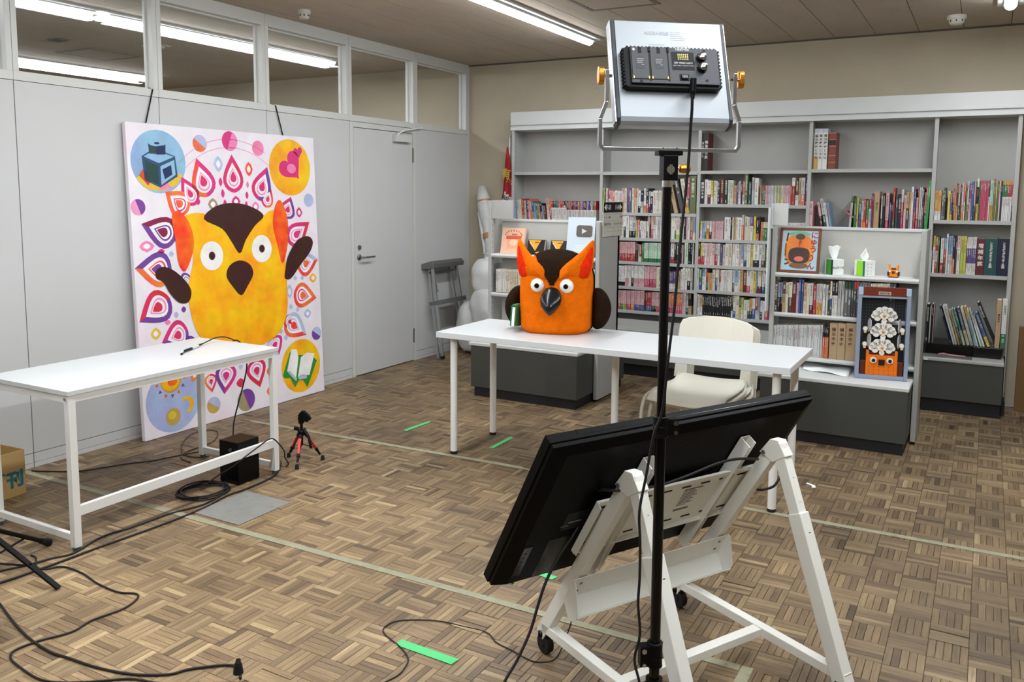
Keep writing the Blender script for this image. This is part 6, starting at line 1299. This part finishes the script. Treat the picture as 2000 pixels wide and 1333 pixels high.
# mini tripod
tc=Vector((1.205,-3.600,0)); t=thing('mini_tripod',tuple(tc),'small black and red tripod on floor right of the side table','tripod')
zh=.165
g=MB(); g.cyl(tc+zz*.10,tc+zz*.225,.008,n=12); g.build('centre_column',m_black,t)
g=MB(); g.lathe(tc,[(.012,zh-.012),(.020,zh-.006),(.022,zh+.016),(.014,zh+.024)],14); hd_=g.build('shoulder',m_black,t)
for F_,ln in ((Vector((1.268,-3.705,0)),1),(Vector((1.278,-3.512,0)),1),(Vector((1.078,-3.575,0)),1)):
    d=(F_-tc).normalized(); a=tc+d*.020+zz*zh; b=tc+d*((F_-tc).length)+zz*.012; m1=a.lerp(b,.12);m2=a.lerp(b,.60);m3=a.lerp(b,.86)
    g=MB(); g.bar(a,m1,.016,.016,up=d); g.bar(m2,a.lerp(b,.70),.017,.017,up=d); g.bar(a.lerp(b,.70),m3,.012,.012,up=d); lg=g.build('leg',m_black,t,bev=.001)
    g=MB(); g.bar(m1,m2,.013,.012,up=d); g.build('red_tube',m_red,lg,bev=.001)
    g=MB(); g.cyl(b+zz*-.011,b+zz*.014,.012,.009,n=12); g.build('rubber_foot',m_rubber,lg)
    g=MB(); g.bar(tc+zz*.105,a.lerp(b,.58),.006,.003); g.build('spreader_arm',m_black,lg)
g=MB(); g.bar(tc+Vector((0,0,.225)),tc+Vector((.0,-.004,.262)),.026,.022,up=(0,1,0)); g.prism([(-.022,0),(.030,-.012),(.052,.004),(.038,.028),(.012,.052),(-.002,.052),(-.020,.030)],frame(tc+Vector((0,.012,.248)),(cr.x,cr.y,0),(0,0,1)),.026); g.build('pan_head',m_black,t,bev=.003)
g=MB(); g.tube([tc+Vector((.018,.0,.20)),tc+Vector((.045,.01,.15)),tc+Vector((.055,.015,.085))],.008,10); g.build('pan_handle',m_rubber,t,smooth=True)
g=MB(); g.cyl(tc+Vector((-.018,-.0,.19)),tc+Vector((-.042,-.012,.195)),.011,n=12); g.build('crank_knob',m_black,t)
# ================================================================== LEFT EDGE: cardboard box, second light stand
t=thing('cardboard_box',(.2,-4.9,0),'open cardboard box with teal lettering at the left edge','box')
CBM=Matrix.Translation((.357,-4.661,0))@rot_z(R(4)); L_,W_,h_=.46,.235,.228
cbx=MB(); tk=.004
cbx.box(-W_,0,-tk,0,0,h_,m=CBM); cbx.box(-W_,0,-L_,-L_+tk,0,h_,m=CBM); cbx.box(-tk,0,-L_+tk,-tk,0,h_,m=CBM); cbx.box(-W_,-W_+tk,-L_+tk,-tk,0,h_,m=CBM); cbx.box(-W_+tk,-tk,-L_+tk,-tk,0,tk,m=CBM); cbx.build('carton_walls',m_card,t,bev=.001)
for (s1,s2) in ((0,1),): 
    f_=MB(); f_.bar(CBM@Vector((-W_+.002,-.03,h_-.002)),CBM@Vector((-W_+.002,-L_+.03,h_-.002)),.003,.06,up=(0,0,1)); f_.build('rear_flap',m_card,t)
text_obj('新刊',.088,mat('teal_print',(24,104,116),.6),t,CBM@frame((.0004,-.098,.082),(0,1,0),(0,0,1)),'box_lettering',bold=.004)
HB=Vector((1.17,-5.30,0)); t=thing('tripod_stand',tuple(HB),'black light stand at left edge, only its splayed legs in view','light stand')
g=MB(); g.cyl(HB+zz*.06,HB+zz*1.6,.012,n=16); g.build('pole',m_blackg,t)
g=MB(); g.lathe(HB,[(.02,.17),(.024,.175),(.024,.235),(.018,.24)],18); g.build('leg_hub',m_black,t)
for F_,rd in ((Vector((1.073,-4.985,.012)),1),(Vector((1.504,-5.209,.008)),0),(Vector((.95,-5.62,.01)),0)):
    d=Vector((F_.x-HB.x,F_.y-HB.y,0)).normalized(); a=HB+d*.02+zz*.205
    g=MB()
    if rd: g.cyl(a,F_,.0095,n=14)
    else: g.bar(a,F_,.020,.010)
    lg=g.build('leg',m_black,t,bev=0)
    if rd: g=MB(); q=(F_-a).normalized(); g.cyl(F_-q*.05,F_+q*.004,.012,.016,n=16); g.build('rubber_tip',m_rubber,lg)
    g=MB(); p=a.lerp(F_,.62); g.bar(HB+zz*.07+d*.012,p,.010,.004); g.cyl(p+Vector((0,0,-.006)),p+Vector((0,0,.010)),.005,n=10); g.build('leg_brace',m_black,lg)
# stray bits on the parquet
o=flat([(3.785,-2.50),(3.83,-2.525),(3.84,-2.56),(3.822,-2.568),(3.812,-2.535),(3.78,-2.515)]).build('paper_scrap',m_tissue); tag(o,'small white torn paper scrap right of the long table leg','paper scrap')
g=MB(); g.tube(crom([(4.86,-.62,.004),(4.90,-.66,.004),(4.96,-.64,.004),(5.0,-.56,.01),(4.98,-.45,.05),(5.02,-.38,.10)],5),.003,8); o=g.build('white_cord',m_white,smooth=True); tag(o,'thin white cord on floor at the right edge','cable')
g=thing('black_bag',(5.03,-.42,0),'black bag at the right edge in front of the cardboard sheet','bag')
m=MB(); n=18
for i in range(13):
    a=math.pi*i/12; r=math.sin(a)**.6 if 0<i<12 else .03
    for k in range(n): b=2*math.pi*k/n; m.v.append((5.03+.13*r*math.cos(b)*(1+.06*math.sin(3*b)),-.42+.10*r*math.sin(b),.215-.21*math.cos(a)))
for i in range(12):
    for k in range(n): m.f.append((i*n+k,i*n+(k+1)%n,(i+1)*n+(k+1)%n,(i+1)*n+k)); m.c.append(None)
m.build('bag_body',m_rubber,g,smooth=True)
m=MB(); m.tube(crom([(4.98,-.42,.40),(4.97,-.42,.50),(5.03,-.42,.545),(5.09,-.42,.50),(5.08,-.42,.40)],5),.007,8); m.build('bag_handle',m_black,g,smooth=True)

# ------------------------------------------------------------------ the LED lights are switched on
def led_on(parent,m4):
    la=bpy.data.lights.new('led_light','AREA'); la.shape='RECTANGLE'; la.size=.25; la.size_y=.24; la.energy=LED_W; la.color=(1,.98,.94)
    lo=bpy.data.objects.new('led_light',la); COL.objects.link(lo); lo.parent=parent; lo.matrix_local=Matrix.Translation(-Vector(parent.location))@m4
led_on(v,LM@Matrix.Translation((0,0,-.041)))
HP=HB+zz*1.72; tg=(Vector((2.4,-2.7,.8))-HP).normalized(); xx=tg.cross(zz).normalized(); yy=xx.cross(tg)
L2=Matrix(((xx.x,yy.x,-tg.x,HP.x),(xx.y,yy.y,-tg.y,HP.y),(xx.z,yy.z,-tg.z,HP.z),(0,0,0,1)))
v2=thing('led_video_light',tuple(HP),'second LED video light on the left stand, above and outside the photo','video light')
MB().box(-.1415,.1415,-.134,.134,-.036,0,m=L2).build('back_shell',m_silver,v2,bev=.004)
MB().box(-.125,.115,-.055,.05,0,.026,m=L2).build('control_box',m_black,v2,bev=.004)
MB().box(-.134,.134,-.128,.128,-.0385,-.0365,m=L2).build('led_diffuser',bpy.data.materials['led_face_off'],v2)
g=MB(); g.bar(HB+zz*1.58,HB+zz*1.60+Vector((0,0,.0)),.03,.03,up=(0,1,0)); g.tube([L2@Vector((-.165,0,-.02)),L2@Vector((-.165,-.16,-.02)),L2@Vector((.165,-.16,-.02)),L2@Vector((.165,0,-.02))],.005,8); g.build('yoke_bracket',m_alu,v2)
led_on(v2,L2@Matrix.Translation((0,0,-.041)))
